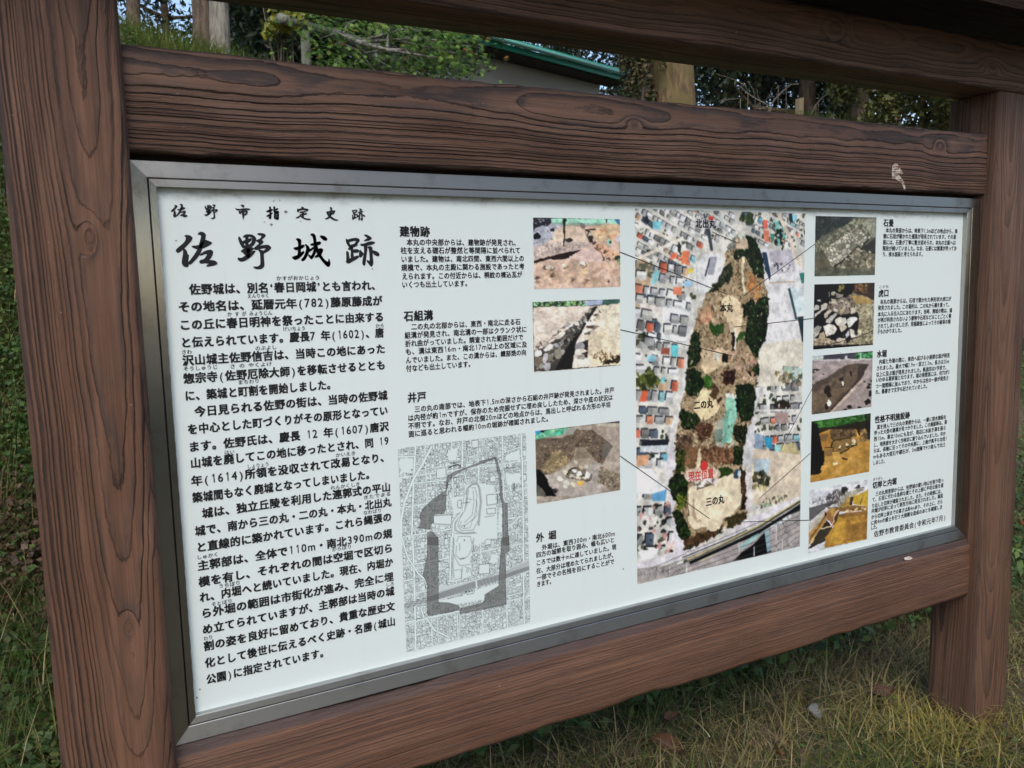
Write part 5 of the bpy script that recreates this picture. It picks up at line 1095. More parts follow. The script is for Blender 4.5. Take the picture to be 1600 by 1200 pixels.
# contour hatching of the castle hill
p.zr = M1
for k, a in ((0, 5.5), (10, 4.5)): p.line([(790+k,780),(780+k,690),(800+k,620),(850,575+k),(900,565+k),(930-k,620),(945-k,760),(930-k,900),(920-k,1010)], a, (120, 132, 136), 0.55)
p.line([(800,760),(770,850),(700,930),(670,1000),(680,1060),(760,1090),(880,1080)], 7, (140, 152, 154), 0.6)
for pts in ([(840,620),(880,610),(900,700),(890,820),(870,930),(790,1000),(740,1010)], [(860,640),(870,760),(850,900),(770,980)], [(880,740),(900,760),(900,900),(850,960)], [(740,960),(720,1010),(760,1040),(830,1030),(850,960)], [(670,1090),(900,1085)], [(760,870),(720,940),(700,1010),(740,1060),(860,1055),(910,960)], [(815,640),(800,730),(850,740)], [(690,1180),(710,1120),(830,1120),(850,1200)]): p.line(pts, 1.8, (84, 96, 98), 0.8)
p.zr = M2
for pts in ([(690,80),(680,180),(720,220),(800,200),(840,130),(860,20)], [(660,0),(650,150),(690,240),(720,290),(830,280)], [(750,300),(740,430)], [(770,300),(830,320),(850,390)], [(660,340),(740,330),(740,420),(660,440)], [(640,0),(640,440)], [(870,0),(850,260),(850,380)], [(790,340),(800,320),(815,340),(800,365),(790,340)]): p.line(pts, 1.8, (84, 96, 98), 0.8)
p.line([(660,20),(650,300),(660,420)], 6, (140, 160, 162), 0.6)
# roads
def road(zr, pts, w_):
    p.zr = zr; p.line(pts, w_ + 2.4, (90, 120, 124), 0.9); p.line(pts, w_, (214, 232, 234))
road(M1, [(265,170),(245,500),(235,800),(222,1210)], 6); road(M2, [(235,-10),(245,300),(258,700),(265,1190)], 6); road(M1, [(1360,60),(1375,600),(1385,1210)], 6); road(M2, [(1380,-10),(1385,560),(1390,900)], 6)
road(M1, [(430,190),(330,380),(240,530),(150,760),(115,950),(120,1210)], 7); road(M2, [(118,-10),(180,200),(290,370),(400,470),(500,515)], 5); road(M1, [(750,110),(748,400)], 6); road(M1, [(590,535),(430,550),(250,570)], 4); road(M1, [(980,110),(975,190),(930,275),(780,370)], 3); road(M1, [(1345,915),(1160,1095)], 5); road(M1, [(770,450),(800,580)], 4); road(M1, [(1180,250),(1360,190)], 4); road(M1, [(1150,320),(1190,520),(1250,700),(1340,910)], 3); road(M1, [(85,295),(260,290)], 5); road(M1, [(780,690),(760,850),(660,970),(640,1210)], 6); road(M2, [(635,-10),(620,460)], 6); road(M2, [(270,870),(400,830),(720,765)], 5); road(M2, [(1385,565),(1210,610)], 4); road(M2, [(130,450),(250,430)], 4); road(M2, [(320,730),(350,830)], 5); road(M2, [(380,840),(460,960),(620,1040)], 5); road(M2, [(800,640),(805,700)], 4); road(M2, [(140,890),(260,860)], 5); road(M2, [(620,840),(620,1050)], 3); road(M2, [(720,780),(720,1060)], 3); road(M2, [(490,830),(495,1000)], 3)
# railway band
p.zr = M2
p.poly([(500,500),(620,500),(900,440),(1120,380),(1445,215),(1455,345),(1130,450),(900,520),(700,590),(500,665),(140,735),(140,690),(390,625)], (190, 204, 207)); p.poly([(520,560),(900,445),(1120,390),(1130,440),(900,510),(500,640),(400,650),(400,620)], (156, 167, 170)); p.poly([(1190,380),(1450,290),(1450,330),(1190,420)], (140, 150, 154))
for k in range(6): p.line([(140, 690 + k * 9), (400, 620 + k * 9), (700, 520 + k * 12), (900, 450 + k * 13), (1130, 385 + k * 12), (1450, 240 + k * 18)], 1.6, (80, 88, 92), 0.8)
p.line([(890,440),(900,520)], 5, (214, 226, 228))
p.poly([(500,660),(760,590),(900,540),(1120,470),(1130,500),(980,590),(975,640),(720,690),(640,690),(520,672)], BG); p.line([(590,640),(680,610),(760,600)], 1.8, INK); p.line([(770,560),(800,590),(860,580),(880,540)], 1.8, INK)
for x in (790, 820, 850): p.ell(x, 560 - (x - 790) * 0.15, 9, 9, (40, 44, 48))
# shaded moat
MO = (84, 86, 86)
for zr, pl in ((M1, [(590,500),(640,462),(1080,295),(1105,310),(960,360),(760,430),(640,505),(605,550),(590,630),(580,640),(575,600)]), (M1, [(1080,300),(1100,300),(1150,480),(1165,700),(1180,770),(1215,775),(1220,1050),(1236,1210),(1175,1210),(1165,1060),(1165,800),(1140,700),(1130,500)]), (M1, [(600,560),(585,640),(575,840),(560,885),(455,890),(445,980),(415,1000),(420,1050),(280,1030),(315,1000),(310,900),(340,830),(440,740),(580,640)]), (M1, [(385,1080),(440,1070),(490,1130),(500,1205),(385,1205)]), (M2, [(385,0),(500,0),(500,672),(600,675),(710,705),(715,745),(640,770),(400,810),(385,790),(385,470),(340,390),(360,300),(385,180)]), (M2, [(1155,0),(1232,0),(1236,130),(1195,170),(1205,695),(980,742),(722,792),(722,738),(975,670),(985,590),(1130,500),(1130,380),(1150,110)])):
    p.zr = zr; p.poly(pl, MO, 0.64); p.line(pl + pl[:1], 1.6, (50, 52, 54), 0.8)
p.zr = M1
for (x, y, n_, dx, dy) in ((620,360,7,11,-1), (1180,420,9,13,-2), (745,775,6,15,-2), (985,920,7,15,-3), (640,515,6,14,-2), (795,150,7,0,12), (1290,570,8,0,11), (1275,570,8,0,11), (570,1080,7,0,11)):
    for k in range(n_): p.ell(x + dx * k, y + dy * k, 5, 5, (34, 38, 42))
p.zr = M2
for (x, y, n_, dx, dy) in ((722,65,5,0,16), (725,225,5,12,-2), (150,835,5,12,-2), (820,960,4,0,14)):
    for k in range(n_): p.ell(x + dx * k, y + dy * k, 5, 5, (34, 38, 42))
p.zr = M1; p.line([(600,410),(640,390),(700,375),(730,390),(725,410)], 4, (40, 44, 46)); p.ell(770, 1017, 8, 8, (30, 34, 38)); p.ell(770, 1160, 8, 8, (30, 34, 38))
for x, y in ((415,270),(390,305),(378,340),(360,378),(345,415),(215,475),(225,430),(110,640),(115,690)): p.ell(x, y, 8, 8, (44, 48, 50))
p.build('town_map', 'printed line map of town streets with the old moat shaded grey', photo=0.0)

# ---------------------------------------------------------------- leader lines, place names and the red dot on the aerial photograph
def thin(pts, w_):
    a, b = np.array(panel_xz(*pts[0])), np.array(panel_xz(*pts[1])); d = (b - a) / np.hypot(*(b - a)); n_ = np.array([-d[1], d[0]]) * w_ / 2
    return [tuple(a + n_), tuple(b + n_), tuple(b - n_), tuple(a - n_)]
for a, b in (((968.75, 393.75), (1135.6, 459.6)), ((969, 515), (1144, 555.9)), ((968.75, 712.5), (1108.4, 810.3)), ((1112.2, 362.3), (1153.4, 380.3)), ((1273.5, 380.9), (1161, 462.8)),
             ((1270.8, 497.4), (1146.3, 511)), ((1268.9, 606.8), (1220, 701.6)), ((1265.9, 708), (1186.2, 778.8)), ((1264.2, 812.6), (1143.1, 815.9))):
    on_panel('leader_line', [thin((a, b), 0.0017)], MAT['ink'], -0.0008)
for zr, txt, a, b, em in ((D1, '北出丸', (566, 208), (737, 212), 0.0215), (D1, '本丸', (770, 910), (879, 912), 0.0215), (D2, '二の丸', (552, 706), (716, 699), 0.0215), (D3, '三の丸', (652, 450), (808, 424), 0.0225)):
    lettering('place_name', zr, [(txt, a, b)], em, 0.036, y=-0.0010)
lettering('place_name', D3, [('現在位置', (506, 237), (720, 208))], 0.0250, 0.016, MAT['redink'], y=-0.0010)['label'] = 'red place name under the red dot'
cx, cz = zpts(D3, [(640, 148)])[0]
on_panel('location_dot', [[(cx + 0.0118 * math.cos(t_), cz + 0.0114 * math.sin(t_)) for t_ in np.linspace(0, 2 * math.pi, 33)[:-1]]], MAT['redink'], -0.0011)
# specks of dirt on the sheet
rs = np.random.default_rng(3); GRIME = plain('grime', (0.22, 0.22, 0.20), 0.9, 0.1)
for px, py, r0 in ((446,331,1.7), (424,351,1.3), (428,314,0.9), (437,313,0.9), (275,376,0.8), (582,420,0.8), (261,548,0.9), (312,1077,0.9), (308,1090,1.2), (974,889,1.0), (1330,547,0.8), (1313,551,0.8), (470,346,0.7), (413,347,0.7), (1492,796,1.0), (700,630,0.6), (560,300,0.6), (900,310,0.7)):
    x_, z_ = panel_xz(px, py)
    on_panel('dirt_speck', [[(x_ + r0 * 0.0014 * (1 + 0.4 * rs.normal()) * math.cos(t_), z_ + r0 * 0.0017 * (1 + 0.3 * rs.normal()) * math.sin(t_)) for t_ in np.linspace(0, 6.28, 10)[:-1]]], GRIME, -0.0005)

# ---------------------------------------------------------------- chips and droppings on the timbers (they belong to the timber they are on)
def chip(name, parent, pix, y, mat, label=None, dz=0.0):
    off = Vector(parent.location) + SO
    P = [at_y(a, b, y) for a, b in pix]; n = len(P)
    v = [(p_[0] - off.x, y - off.y, p_[2] - off.z) for p_ in P]
    c_ = np.mean(v, 0); v2 = [((a - c_[0]) * 0.9 + c_[0], b - 0.0002, (c - c_[2]) * 0.9 + c_[2]) for a, b, c in v]
    o = mesh_obj(name, v + v2, [tuple(range(n, 2 * n))] + [(i, (i + 1) % n, n + (i + 1) % n, n + i) for i in range(n)], mat, parent)
    if label: o['label'] = label
    return o
q4 = lambda pts: [(1200 + a / 4, b / 4) for a, b in pts]
t = NT('flaked_paint')
f = t.noise(t.coord(), 130.0, 4.0, 0.7); st = t.noise(t.comb(t.mul(t.sep(t.coord())[0], 40.0), 0.0, t.mul(t.sep(t.coord())[2], 420.0)), 1.0, 2.0)
t.l(t.mix(t.smooth(t.add(f, st), 0.85, 1.15), (0.16, 0.09, 0.06), (0.60, 0.56, 0.50)), t.b.inputs['Base Color']); t.set(Roughness=0.9)
chip('paint_patch', rail, q4([(780,1030),(800,1020),(820,1035),(830,1060),(846,1085),(815,1090),(840,1120),(850,1140),(862,1180),(850,1185),(838,1150),(800,1120),(776,1115),(774,1060)]), -0.0253, t.mat, 'white flaked patch on the rail')
for pix in ([(1412,872),(1420,869),(1427,872),(1422,875),(1414,875)],): chip('paint_patch', low, pix, -0.0232, MAT['chip'], 'small white splash on the rail')

# ---------------------------------------------------------------- vegetation
def leaf_cloud(P, N, size, cols, rng, asp=0.6, fold=0.25, up=None):
    """many small folded leaves: P centres (n,3), N facing directions (n,3), size (n,)"""
    n = len(P); N = N / np.linalg.norm(N, axis=1, keepdims=True)
    d = rng.normal(size=(n, 3)); d -= (d * N).sum(1, keepdims=True) * N; d /= np.linalg.norm(d, axis=1, keepdims=True)
    b = np.cross(N, d); s_ = size[:, None]
    v0 = P - d * s_ * 0.5; v1 = P + b * s_ * asp * 0.5 + N * s_ * fold * 0.3; v2 = P + d * s_ * 0.5; v3 = P - b * s_ * asp * 0.5 + N * s_ * fold * 0.3
    V = np.stack([v0, v1, v2, v3], 1).reshape(-1, 3)
    i = np.arange(n) * 4
    F = np.concatenate([np.stack([i, i + 1, i + 2], 1), np.stack([i, i + 2, i + 3], 1)])
    return V, F, np.repeat(cols, 4, 0)

def blades(P, H, lean, width, cols, rng, seg=3):
    """grass blades as bent tapering strips"""
    n = len(P); az = rng.uniform(0, 2 * np.pi, n)
    dx = np.stack([np.cos(az), np.sin(az), np.zeros(n)], 1); sx = np.stack([-np.sin(az), np.cos(az), np.zeros(n)], 1)
    V = []
    for k in range(seg + 1):
        t_ = k / seg
        c = P + dx * (lean * t_ ** 1.6)[:, None] + np.array([0, 0, 1]) * (H * (t_ - 0.25 * t_ * t_ * np.minimum(lean / H, 1.6)))[:, None]
        w_ = (width * (1 - 0.92 * t_))[:, None] * sx * 0.5
        V += [c - w_, c + w_]
    V = np.stack(V, 1); m_ = 2 * (seg + 1); V = V.reshape(-1, 3); i = np.arange(n) * m_; F = []
    for k in range(seg):
        F.append(np.stack([i + 2 * k, i + 2 * k + 1, i + 2 * k + 3, i + 2 * k + 2], 1))
    return V, np.concatenate(F), np.repeat(cols, m_, 0)

def pick(cols, n, rng, var=0.18, p_=None):
    c = np.array(cols)[rng.choice(len(cols), n, p=p_)]
    return np.clip(c * (1 + rng.normal(size=(n, 1)) * var) * (1 + rng.normal(size=(n, 3)) * 0.06), 0.003, 0.9)

MAT['grass'] = vcol('grass_blades', 0.6, 0.25, 0.25)
MAT['leaf'] = vcol('leaves', 0.5, 0.35, 0.25)
MAT['leafdark'] = vcol('evergreen_leaves', 0.38, 0.5, 0.12)
GREEN = [(0.060, 0.105, 0.022), (0.085, 0.13, 0.028), (0.045, 0.085, 0.02), (0.12, 0.15, 0.035)]
STRAW = [(0.30, 0.25, 0.11), (0.24, 0.19, 0.085), (0.36, 0.30, 0.15), (0.18, 0.14, 0.065), (0.22, 0.20, 0.06)]
IVY = [(0.040, 0.090, 0.018), (0.060, 0.120, 0.025), (0.028, 0.065, 0.016), (0.080, 0.145, 0.034), (0.11, 0.15, 0.035)]

rng = np.random.default_rng(21)
def field(n, x0, x1, y0, y1):
    x = rng.uniform(x0, x1, n); y = rng.uniform(y0, y1, n)
    return x, y, np.stack([x, y, ground_z(x, y) - 0.004], 1)
VV, FF, CC, nb = [], [], [], 0
def take(V, F, C):
    global nb
    VV.append(V); FF.append(F + nb); CC.append(C); nb += len(V)
# dry tangled lawn in front of and below the board
n = 46000; x, y, P = field(n, -0.4, 3.8, -0.9, 0.95)
dry = vnoise((400, 400), (11, 15), rng)[np.clip(((y + 0.9) / 1.85 * 399).astype(int), 0, 399), np.clip(((x + 0.4) / 4.2 * 399).astype(int), 0, 399)]
isdry = rng.random(n) < np.clip(0.50 + (dry - 0.5) * 2.6 - 0.30 * np.clip((y - 0.15) / 0.4, 0, 1), 0.04, 0.92)
c = np.where(isdry[:, None], pick(STRAW, n, rng, 0.28), pick(GREEN, n, rng, 0.28)); L_ = (rng.gamma(4.0, 0.0135, n) + 0.015) * np.where(np.hypot((x - 2.25) / 0.5, (y + 0.12) / 0.3) < 1, 0.55, 1.0)
take(*blades(P, L_, L_ * rng.uniform(0.3, 1.5, n), rng.uniform(0.0022, 0.0062, n), c, rng))
# straw lying flat in the thatch
n = 9000; x, y, P = field(n, -0.6, 4.0, -0.9, 0.9); P[:, 2] += rng.uniform(0.004, 0.06, n); L_ = rng.uniform(0.06, 0.20, n)
take(*blades(P, np.full(n, 0.022), L_, rng.uniform(0.0016, 0.0036, n), pick(STRAW, n, rng, 0.3), rng, 3))
# a denser dry tuft at the foot of the far post
n = 900; a_ = rng.normal(size=(n, 2)) * np.array([0.16, 0.10]) + np.array([2.02, -0.04]); P = np.stack([a_[:, 0], a_[:, 1], ground_z(a_[:, 0], a_[:, 1])], 1); L_ = rng.uniform(0.03, 0.10, n)
take(*blades(P, L_, L_ * rng.uniform(0.5, 1.5, n), rng.uniform(0.003, 0.006, n), pick([(0.34, 0.27, 0.07), (0.27, 0.23, 0.06), (0.20, 0.19, 0.045)], n, rng), rng))
# thin grass all over the bank
n = 26000; x, y, P = field(n, -2.5, 10.0, 0.6, 4.3); L_ = rng.gamma(5.0, 0.02, n) + 0.02
take(*blades(P, L_, L_ * rng.uniform(0.3, 1.3, n), rng.uniform(0.002, 0.005, n), np.where(rng.random(n)[:, None] < 0.25, pick(STRAW, n, rng), pick(GREEN, n, rng)), rng))
n = 15000; x, y, P = field(n, -1.0, 0.1, 0.5, 3.2); L_ = rng.gamma(5.0, 0.026, n) + 0.03
take(*blades(P, L_, L_ * rng.uniform(0.3, 1.3, n), rng.uniform(0.003, 0.006, n), np.where(rng.random(n)[:, None] < 0.35, pick(STRAW, n, rng), pick(GREEN, n, rng)), rng))
# the grassy edge on top of the bank
n = 24000; x, y, P = field(n, -1.2, 2.2, 3.7, 5.4); L_ = rng.gamma(6.0, 0.019, n) + 0.02
take(*blades(P, L_, L_ * rng.uniform(0.3, 1.3, n), rng.uniform(0.005, 0.010, n), np.where(rng.random(n)[:, None] < 0.22, pick([(0.26, 0.24, 0.06), (0.30, 0.24, 0.09)], n, rng), pick([(0.12, 0.19, 0.035), (0.17, 0.23, 0.05), (0.09, 0.15, 0.03)], n, rng)), rng))
n = 14000; x, y, P = field(n, 4.4, 9.5, 3.9, 5.6); L_ = rng.gamma(6.0, 0.014, n) + 0.02
take(*blades(P, L_, L_ * rng.uniform(0.3, 1.3, n), rng.uniform(0.004, 0.008, n), pick([(0.06, 0.105, 0.022), (0.09, 0.13, 0.03), (0.14, 0.14, 0.05)], n, rng), rng))
o = mesh_obj('grass', np.concatenate(VV), np.concatenate(FF) if len({f.shape[1] for f in FF}) == 1 else FF[0], MAT['grass'], colors=np.concatenate(CC))
tag(o, 'tangled green and straw coloured grass around the foot of the board and along the bank', 'grass', kind='stuff')

# creeping leaves on the bank
VV, FF, CC, nb = [], [], [], 0
n = 300000; x = np.concatenate([rng.uniform(-1.2, 0.3, 80000), rng.uniform(-2.5, 9.5, n - 80000)]); y = np.concatenate([rng.uniform(0.45, 4.4, 80000), 0.45 + 3.95 * rng.random(n - 80000) ** 1.3])
d_ = ray(26, 862); tt = 1.0
while (CAM + d_ * tt)[2] > float(ground_z((CAM + d_ * tt)[0], (CAM + d_ * tt)[1])) + 0.03: tt += 0.01
DX, DY = (CAM + d_ * tt)[:2]
cl = vnoise((300, 700), (26, 60), rng)[np.clip(((y - 0.45) / 3.95 * 299).astype(int), 0, 299), np.clip(((x + 2.5) / 12 * 699).astype(int), 0, 699)]
dead = (rng.random(n) < 0.8) & (np.hypot((x - DX) / 0.26, (y - DY) / 0.20) < 1 + rng.normal(size=n) * 0.2)
keep = (rng.random(n) < np.clip(cl * 2.0 - 0.25, np.where(x < 0.4, 0.35, 0.10), 1)) & (rng.random(n) < np.clip((y - 0.40) / 0.35, 0.05, 1)); x, y, cl, dead = x[keep], y[keep], cl[keep], dead[keep]; n = len(x)
P = np.stack([x, y, ground_z(x, y) + 0.02 + cl * 0.10 * rng.random(n)], 1); N = rng.normal(size=(n, 3)) * 0.55 + np.array([0, -0.45, 1.0])
c = np.where(dead[:, None], pick([(0.13, 0.085, 0.045), (0.19, 0.13, 0.08), (0.08, 0.05, 0.03)], n, rng), pick(IVY, n, rng))
take(*leaf_cloud(P, N, rng.uniform(0.012, 0.029, n), c, rng, 0.9))
# broad weeds behind the lower rail, small weeds and leaf litter in the lawn
n = 5200; x = rng.uniform(0.6, 3.6, n); y = rng.uniform(0.40, 1.5, n); P = np.stack([x, y, ground_z(x, y) + rng.uniform(0.01, 0.13, n)], 1)
take(*leaf_cloud(P, rng.normal(size=(n, 3)) * 0.5 + np.array([0, -0.5, 0.9]), rng.uniform(0.025, 0.060, n), pick(IVY, n, rng), rng, 0.55))
n = 2600; x = rng.uniform(-0.3, 3.6, n); y = rng.uniform(-0.8, 0.5, n); P = np.stack([x, y, ground_z(x, y) + rng.uniform(0.005, 0.035, n)], 1)
take(*leaf_cloud(P, rng.normal(size=(n, 3)) * 0.4 + np.array([0, 0, 1.0]), rng.uniform(0.008, 0.020, n), pick(IVY, n, rng), rng, 0.8))
n = 3200; x = rng.uniform(-0.3, 3.6, n); y = rng.uniform(-0.8, 0.7, n); P = np.stack([x, y, ground_z(x, y) + rng.uniform(0.002, 0.03, n)], 1)
take(*leaf_cloud(P, rng.normal(size=(n, 3)) * 0.6 + np.array([0, 0, 1.0]), rng.uniform(0.008, 0.032, n), pick([(0.10, 0.055, 0.028), (0.065, 0.038, 0.022), (0.17, 0.11, 0.06), (0.05, 0.04, 0.03)], n, rng), rng, 0.5))
o = mesh_obj('ground_cover', np.concatenate(VV), np.concatenate(FF), MAT['leaf'], colors=np.concatenate(CC))
tag(o, 'low dark green creeping leaves covering the bank behind the board', 'ground cover', kind='stuff')

# fallen leaves and litter that can be told apart
def dry_leaf(px, py, size, rot, col, label, tilt=(0.3, 0.2), z=0.05):
    d = ray(px, py); t0 = 0.5
    for k in range(400):                                   # where the sight line meets the ground
        pnt = CAM + d * t0
        if pnt[2] < float(ground_z(pnt[0], pnt[1])) + z: break
        t0 += 0.01
    g = Geo(); m_ = 9; v = []
    for i in range(m_):
        u_ = i / (m_ - 1); w_ = math.sin(math.pi * min(1, u_ * 1.02)) ** 0.8 * 0.26
        for s_ in (-1, -0.5, 0, 0.5, 1): v.append(((u_ - 0.5) * size, s_ * w_ * size, size * (0.16 * (abs(s_) ** 1.5) + 0.14 * (u_ - 0.4) ** 2 + 0.02 * math.sin(9 * u_ + s_ * 3))))
    g.add(v, [(i * 5 + k, i * 5 + k + 1, (i + 1) * 5 + k + 1, (i + 1) * 5 + k) for i in range(m_ - 1) for k in range(4)])
    t_ = NT('dead_leaf'); xx = t_.sep(t_.coord())
    vein = t_.m('ABSOLUTE', t_.m('SINE', t_.mul(t_.add(xx[0], t_.m('ABSOLUTE', xx[1])), 260.0)))
    t_.l(t_.mix(t_.noise(t_.coord(), 60.0, 4.0), tuple(a * 0.6 for a in col), tuple(a * 1.3 for a in col)), t_.b.inputs['Base Color']); t_.set(Roughness=0.6); t_.bump(vein, 0.2, 0.001)
    o = g.build('fallen_leaf', t_.mat, None, True)
    o.location = tuple(pnt); o.rotation_euler = (tilt[0], tilt[1], rot)
    return tag(o, label, 'leaf', 'fallen leaves on the grass')
dry_leaf(1040, 1164, 0.100, 0.4 - math.pi / 3.2, (0.105, 0.042, 0.020), 'long brown curled leaf below the lower rail, largest on the grass', (0.75, 0.35), 0.03)
dry_leaf(1213, 1176, 0.075, 1.1, (0.13, 0.055, 0.022), 'small reddish brown leaf standing on edge at the bottom of the picture', (1.0, 0.3))
dry_leaf(1046, 1122, 0.060, 0.2, (0.10, 0.045, 0.022), 'small brown leaf just under the edge of the lower rail', (0.5, 0.1))
dry_leaf(1378, 1085, 0.10, 0.0, (0.085, 0.04, 0.025), 'dark brown leaf in shade left of the far post', (0.3, 0.1), 0.03)
dry_leaf(1592, 817, 0.075, 0.8, (0.42, 0.14, 0.03), 'orange leaf lying on green leaves right of the far post', (0.9, 0.0), 0.10)

# crumpled scrap of white paper
pp = at_y(1276, 1112, 0.0); d = ray(1276, 1112); t0 = 0.5
while True:
    pnt = CAM + d * t0
    if pnt[2] < float(ground_z(pnt[0], pnt[1])) + 0.012: break
    t0 += 0.005
bm = bmesh.new(); bmesh.ops.create_icosphere(bm, subdivisions=3, radius=0.5)
rp = np.random.default_rng(9); dirs = rp.normal(size=(16, 3)); dirs /= np.linalg.norm(dirs, axis=1, keepdims=True); am = rp.uniform(0.70, 1.0, 16)
for v in bm.verts:
    h = min(a / max(1e-3, float(np.dot(dirs[k], v.co.normalized()))) if np.dot(dirs[k], v.co.normalized()) > 0.25 else 9 for k, a in enumerate(am))
    v.co = v.co.normalized() * 0.5 * min(h, 1.25) * (1 + rp.normal() * 0.03)
    v.co.x *= 0.080; v.co.y *= 0.055; v.co.z *= 0.038
me = bpy.data.meshes.new('paper_scrap'); bm.to_mesh(me); bm.free(); me.materials.append(plain('crumpled_paper', (0.27, 0.27, 0.255), 0.8, 0.2, noise=0.15, nscale=60))
o = bpy.data.objects.new('paper_scrap', me); link(o); o.location = tuple(pnt); o.rotation_euler = (0.2, 0.3, 0.5)
tag(o, 'crumpled scrap of white paper lying in the dry grass', 'litter')

# ---------------------------------------------------------------- trees and shrubs on top of the bank
def bark(name, a, b, scale=1.0, moss=None):
    t_ = NT(name); o_ = t_.coord(); xx = t_.sep(o_)
    r_ = t_.noise(t_.comb(t_.mul(xx[0], 22 * scale), t_.mul(xx[1], 22 * scale), t_.mul(xx[2], 5 * scale)), 1.0, 6.0, 0.68)
    c_ = t_.mix(t_.smooth(r_, 0.35, 0.65), a, b)
    if moss: c_ = t_.mix(t_.smooth(t_.noise(o_, 5.0, 5.0, 0.6), 0.45, 0.62), c_, moss)
    t_.l(c_, t_.b.inputs['Base Color']); t_.set(Roughness=0.9); t_.bump(r_, 0.9, 0.03)
    return t_.mat
BARK = bark('brown_bark', (0.055, 0.040, 0.028), (0.17, 0.125, 0.085))
BARKG = bark('grey_bark', (0.11, 0.10, 0.08), (0.27, 0.25, 0.20))
BARKM = bark('mossy_bark', (0.075, 0.048, 0.024), (0.20, 0.135, 0.06), 1.0, (0.125, 0.098, 0.036))
TWIG = plain('brown_twigs', (0.14, 0.105, 0.07), 0.8, 0.2, noise=0.3)
TWIGG = plain('grey_twigs', (0.17, 0.15, 0.115), 0.8, 0.2, noise=0.3)

def tree(name, label, cat, px, dist, height, r0, crown, n, size, cols, mat, bk, seed, group=None, lean=(0, 0), low=0.35, clumps=26, pos=None):
    """trunk with limbs (one part) and a crown of leaf clumps (one part); crown = (rx, ry, rz)"""
    rg = np.random.default_rng(seed); b_ = at_dist(px, 100, dist) if pos is None else pos; gx, gy = b_[0], b_[1]; gz = float(ground_z(gx, gy))
    if name != 'shrub': size = (size[0] * 0.62, size[1] * 0.62); n = int(n * 2.3)
    root = empty(name, (gx, gy, gz), label, cat, group)
    g = Geo(); top = Vector((lean[0], lean[1], height * 0.9)); N_ = 12
    pts = [Vector((lean[0] * (k / N_) ** 1.5 + 0.02 * math.sin(k * 1.7 + seed), lean[1] * (k / N_) ** 1.5 + 0.02 * math.cos(k * 1.3 + seed), -0.2 + (height * 0.9 + 0.2) * k / N_)) for k in range(N_ + 1)]
    g.tube(pts, [r0 * (1.25 if k == 0 else 1) * (1 - 0.85 * k / N_) for k in range(N_ + 1)], 12)
    cen = []
    cz = height * (low + (1 - low) / 2)
    for k in range(clumps):
        while True:
            e = rg.uniform(-1, 1, 3)
            if 0.15 < np.dot(e, e) < 1: break
        c_ = np.array([e[0] * crown[0] + lean[0] * 0.6, e[1] * crown[1] + lean[1] * 0.6, cz + e[2] * crown[2]]); cen.append(c_)
        if k % 2 == 0:
            h0 = min(max(c_[2] - 0.5 * math.hypot(c_[0], c_[1]), height * 0.12), height * 0.85); i0 = pts[min(N_, max(1, int((h0 + 0.2) / (height * 0.9 + 0.2) * N_)))]
            m_ = (i0 + Vector(c_)) / 2 + Vector((0, 0, -0.06 * height * rg.random())); g.tube([i0, m_, Vector(c_)], [r0 * 0.30, r0 * 0.18, r0 * 0.05], 6, False)
    g.build('trunk', bk, root, True)
    cen = np.array(cen); k = rg.integers(0, len(cen), n); cr = np.array([crown[0], crown[1], crown[2]]) * rg.uniform(0.22, 0.42, (len(cen), 1))
    e = rg.normal(size=(n, 3)); e /= np.linalg.norm(e, axis=1, keepdims=True); e *= rg.random((n, 1)) ** 0.45
    P = cen[k] + e * cr[k]; Nn = e * 0.6 + rg.normal(size=(n, 3)) * 0.6 + np.array([0, 0, 0.5])
    tone = 1 + rg.normal(size=(len(cen), 1)) * 0.16
    V, F, C = leaf_cloud(P, Nn, rg.uniform(*size, n), np.clip(pick(cols, n, rg) * tone[k], 0.003, 1), rg, 0.5)
    mesh_obj('crown', V, F, mat, root, colors=np.clip(C, 0.003, 0.9))
    return root
DG = [(0.018, 0.036, 0.014), (0.026, 0.050, 0.018), (0.013, 0.026, 0.012), (0.035, 0.055, 0.02)]
OG = [(0.05, 0.065, 0.016), (0.075, 0.085, 0.02), (0.035, 0.05, 0.014), (0.10, 0.10, 0.03)]
GT = 'trees on top of the bank'
ev = lambda *a, **k: tree('evergreen_tree', *a, **k)
ev('slender brown trunk rising from the grass nearest the near post', 'tree', 214, 10.5, 7.0, 0.10, (1.8, 1.6, 1.6), 5000, (0.10, 0.17), DG, MAT['leafdark'], BARK, 1, GT, low=0.50)
ev('thick dark brown trunk at the left of a close pair', 'tree', 319, 9.6, 7.5, 0.13, (1.9, 1.7, 1.7), 5000, (0.10, 0.17), DG, MAT['leafdark'], BARK, 2, GT, low=0.52)
ev('paler grey brown trunk at the right of a close pair', 'tree', 345, 8.9, 7.2, 0.12, (1.5, 1.6, 1.6), 5000, (0.10, 0.17), DG, MAT['leafdark'], BARKG, 3, GT, low=0.52)
ev('dark evergreen with sky showing through, behind the slender and paired trunks', 'tree', 262, 14.0, 6.5, 0.10, (1.8, 1.4, 2.2), 2300, (0.13, 0.22), DG, MAT['leafdark'], BARK, 4, GT, low=0.22)
ev('dense dark evergreen behind the log fence', 'tree', 455, 12.5, 7.0, 0.16, (1.15, 1.2, 2.9), 9000, (0.11, 0.19), DG, MAT['leafdark'], BARK, 5, GT, low=0.05, clumps=40)
ev('dense dark evergreen behind the maple', 'tree', 570, 12.0, 7.0, 0.16, (2.2, 1.4, 2.9), 13000, (0.11, 0.19), DG, MAT['leafdark'], BARK, 6, GT, low=0.05, clumps=40)
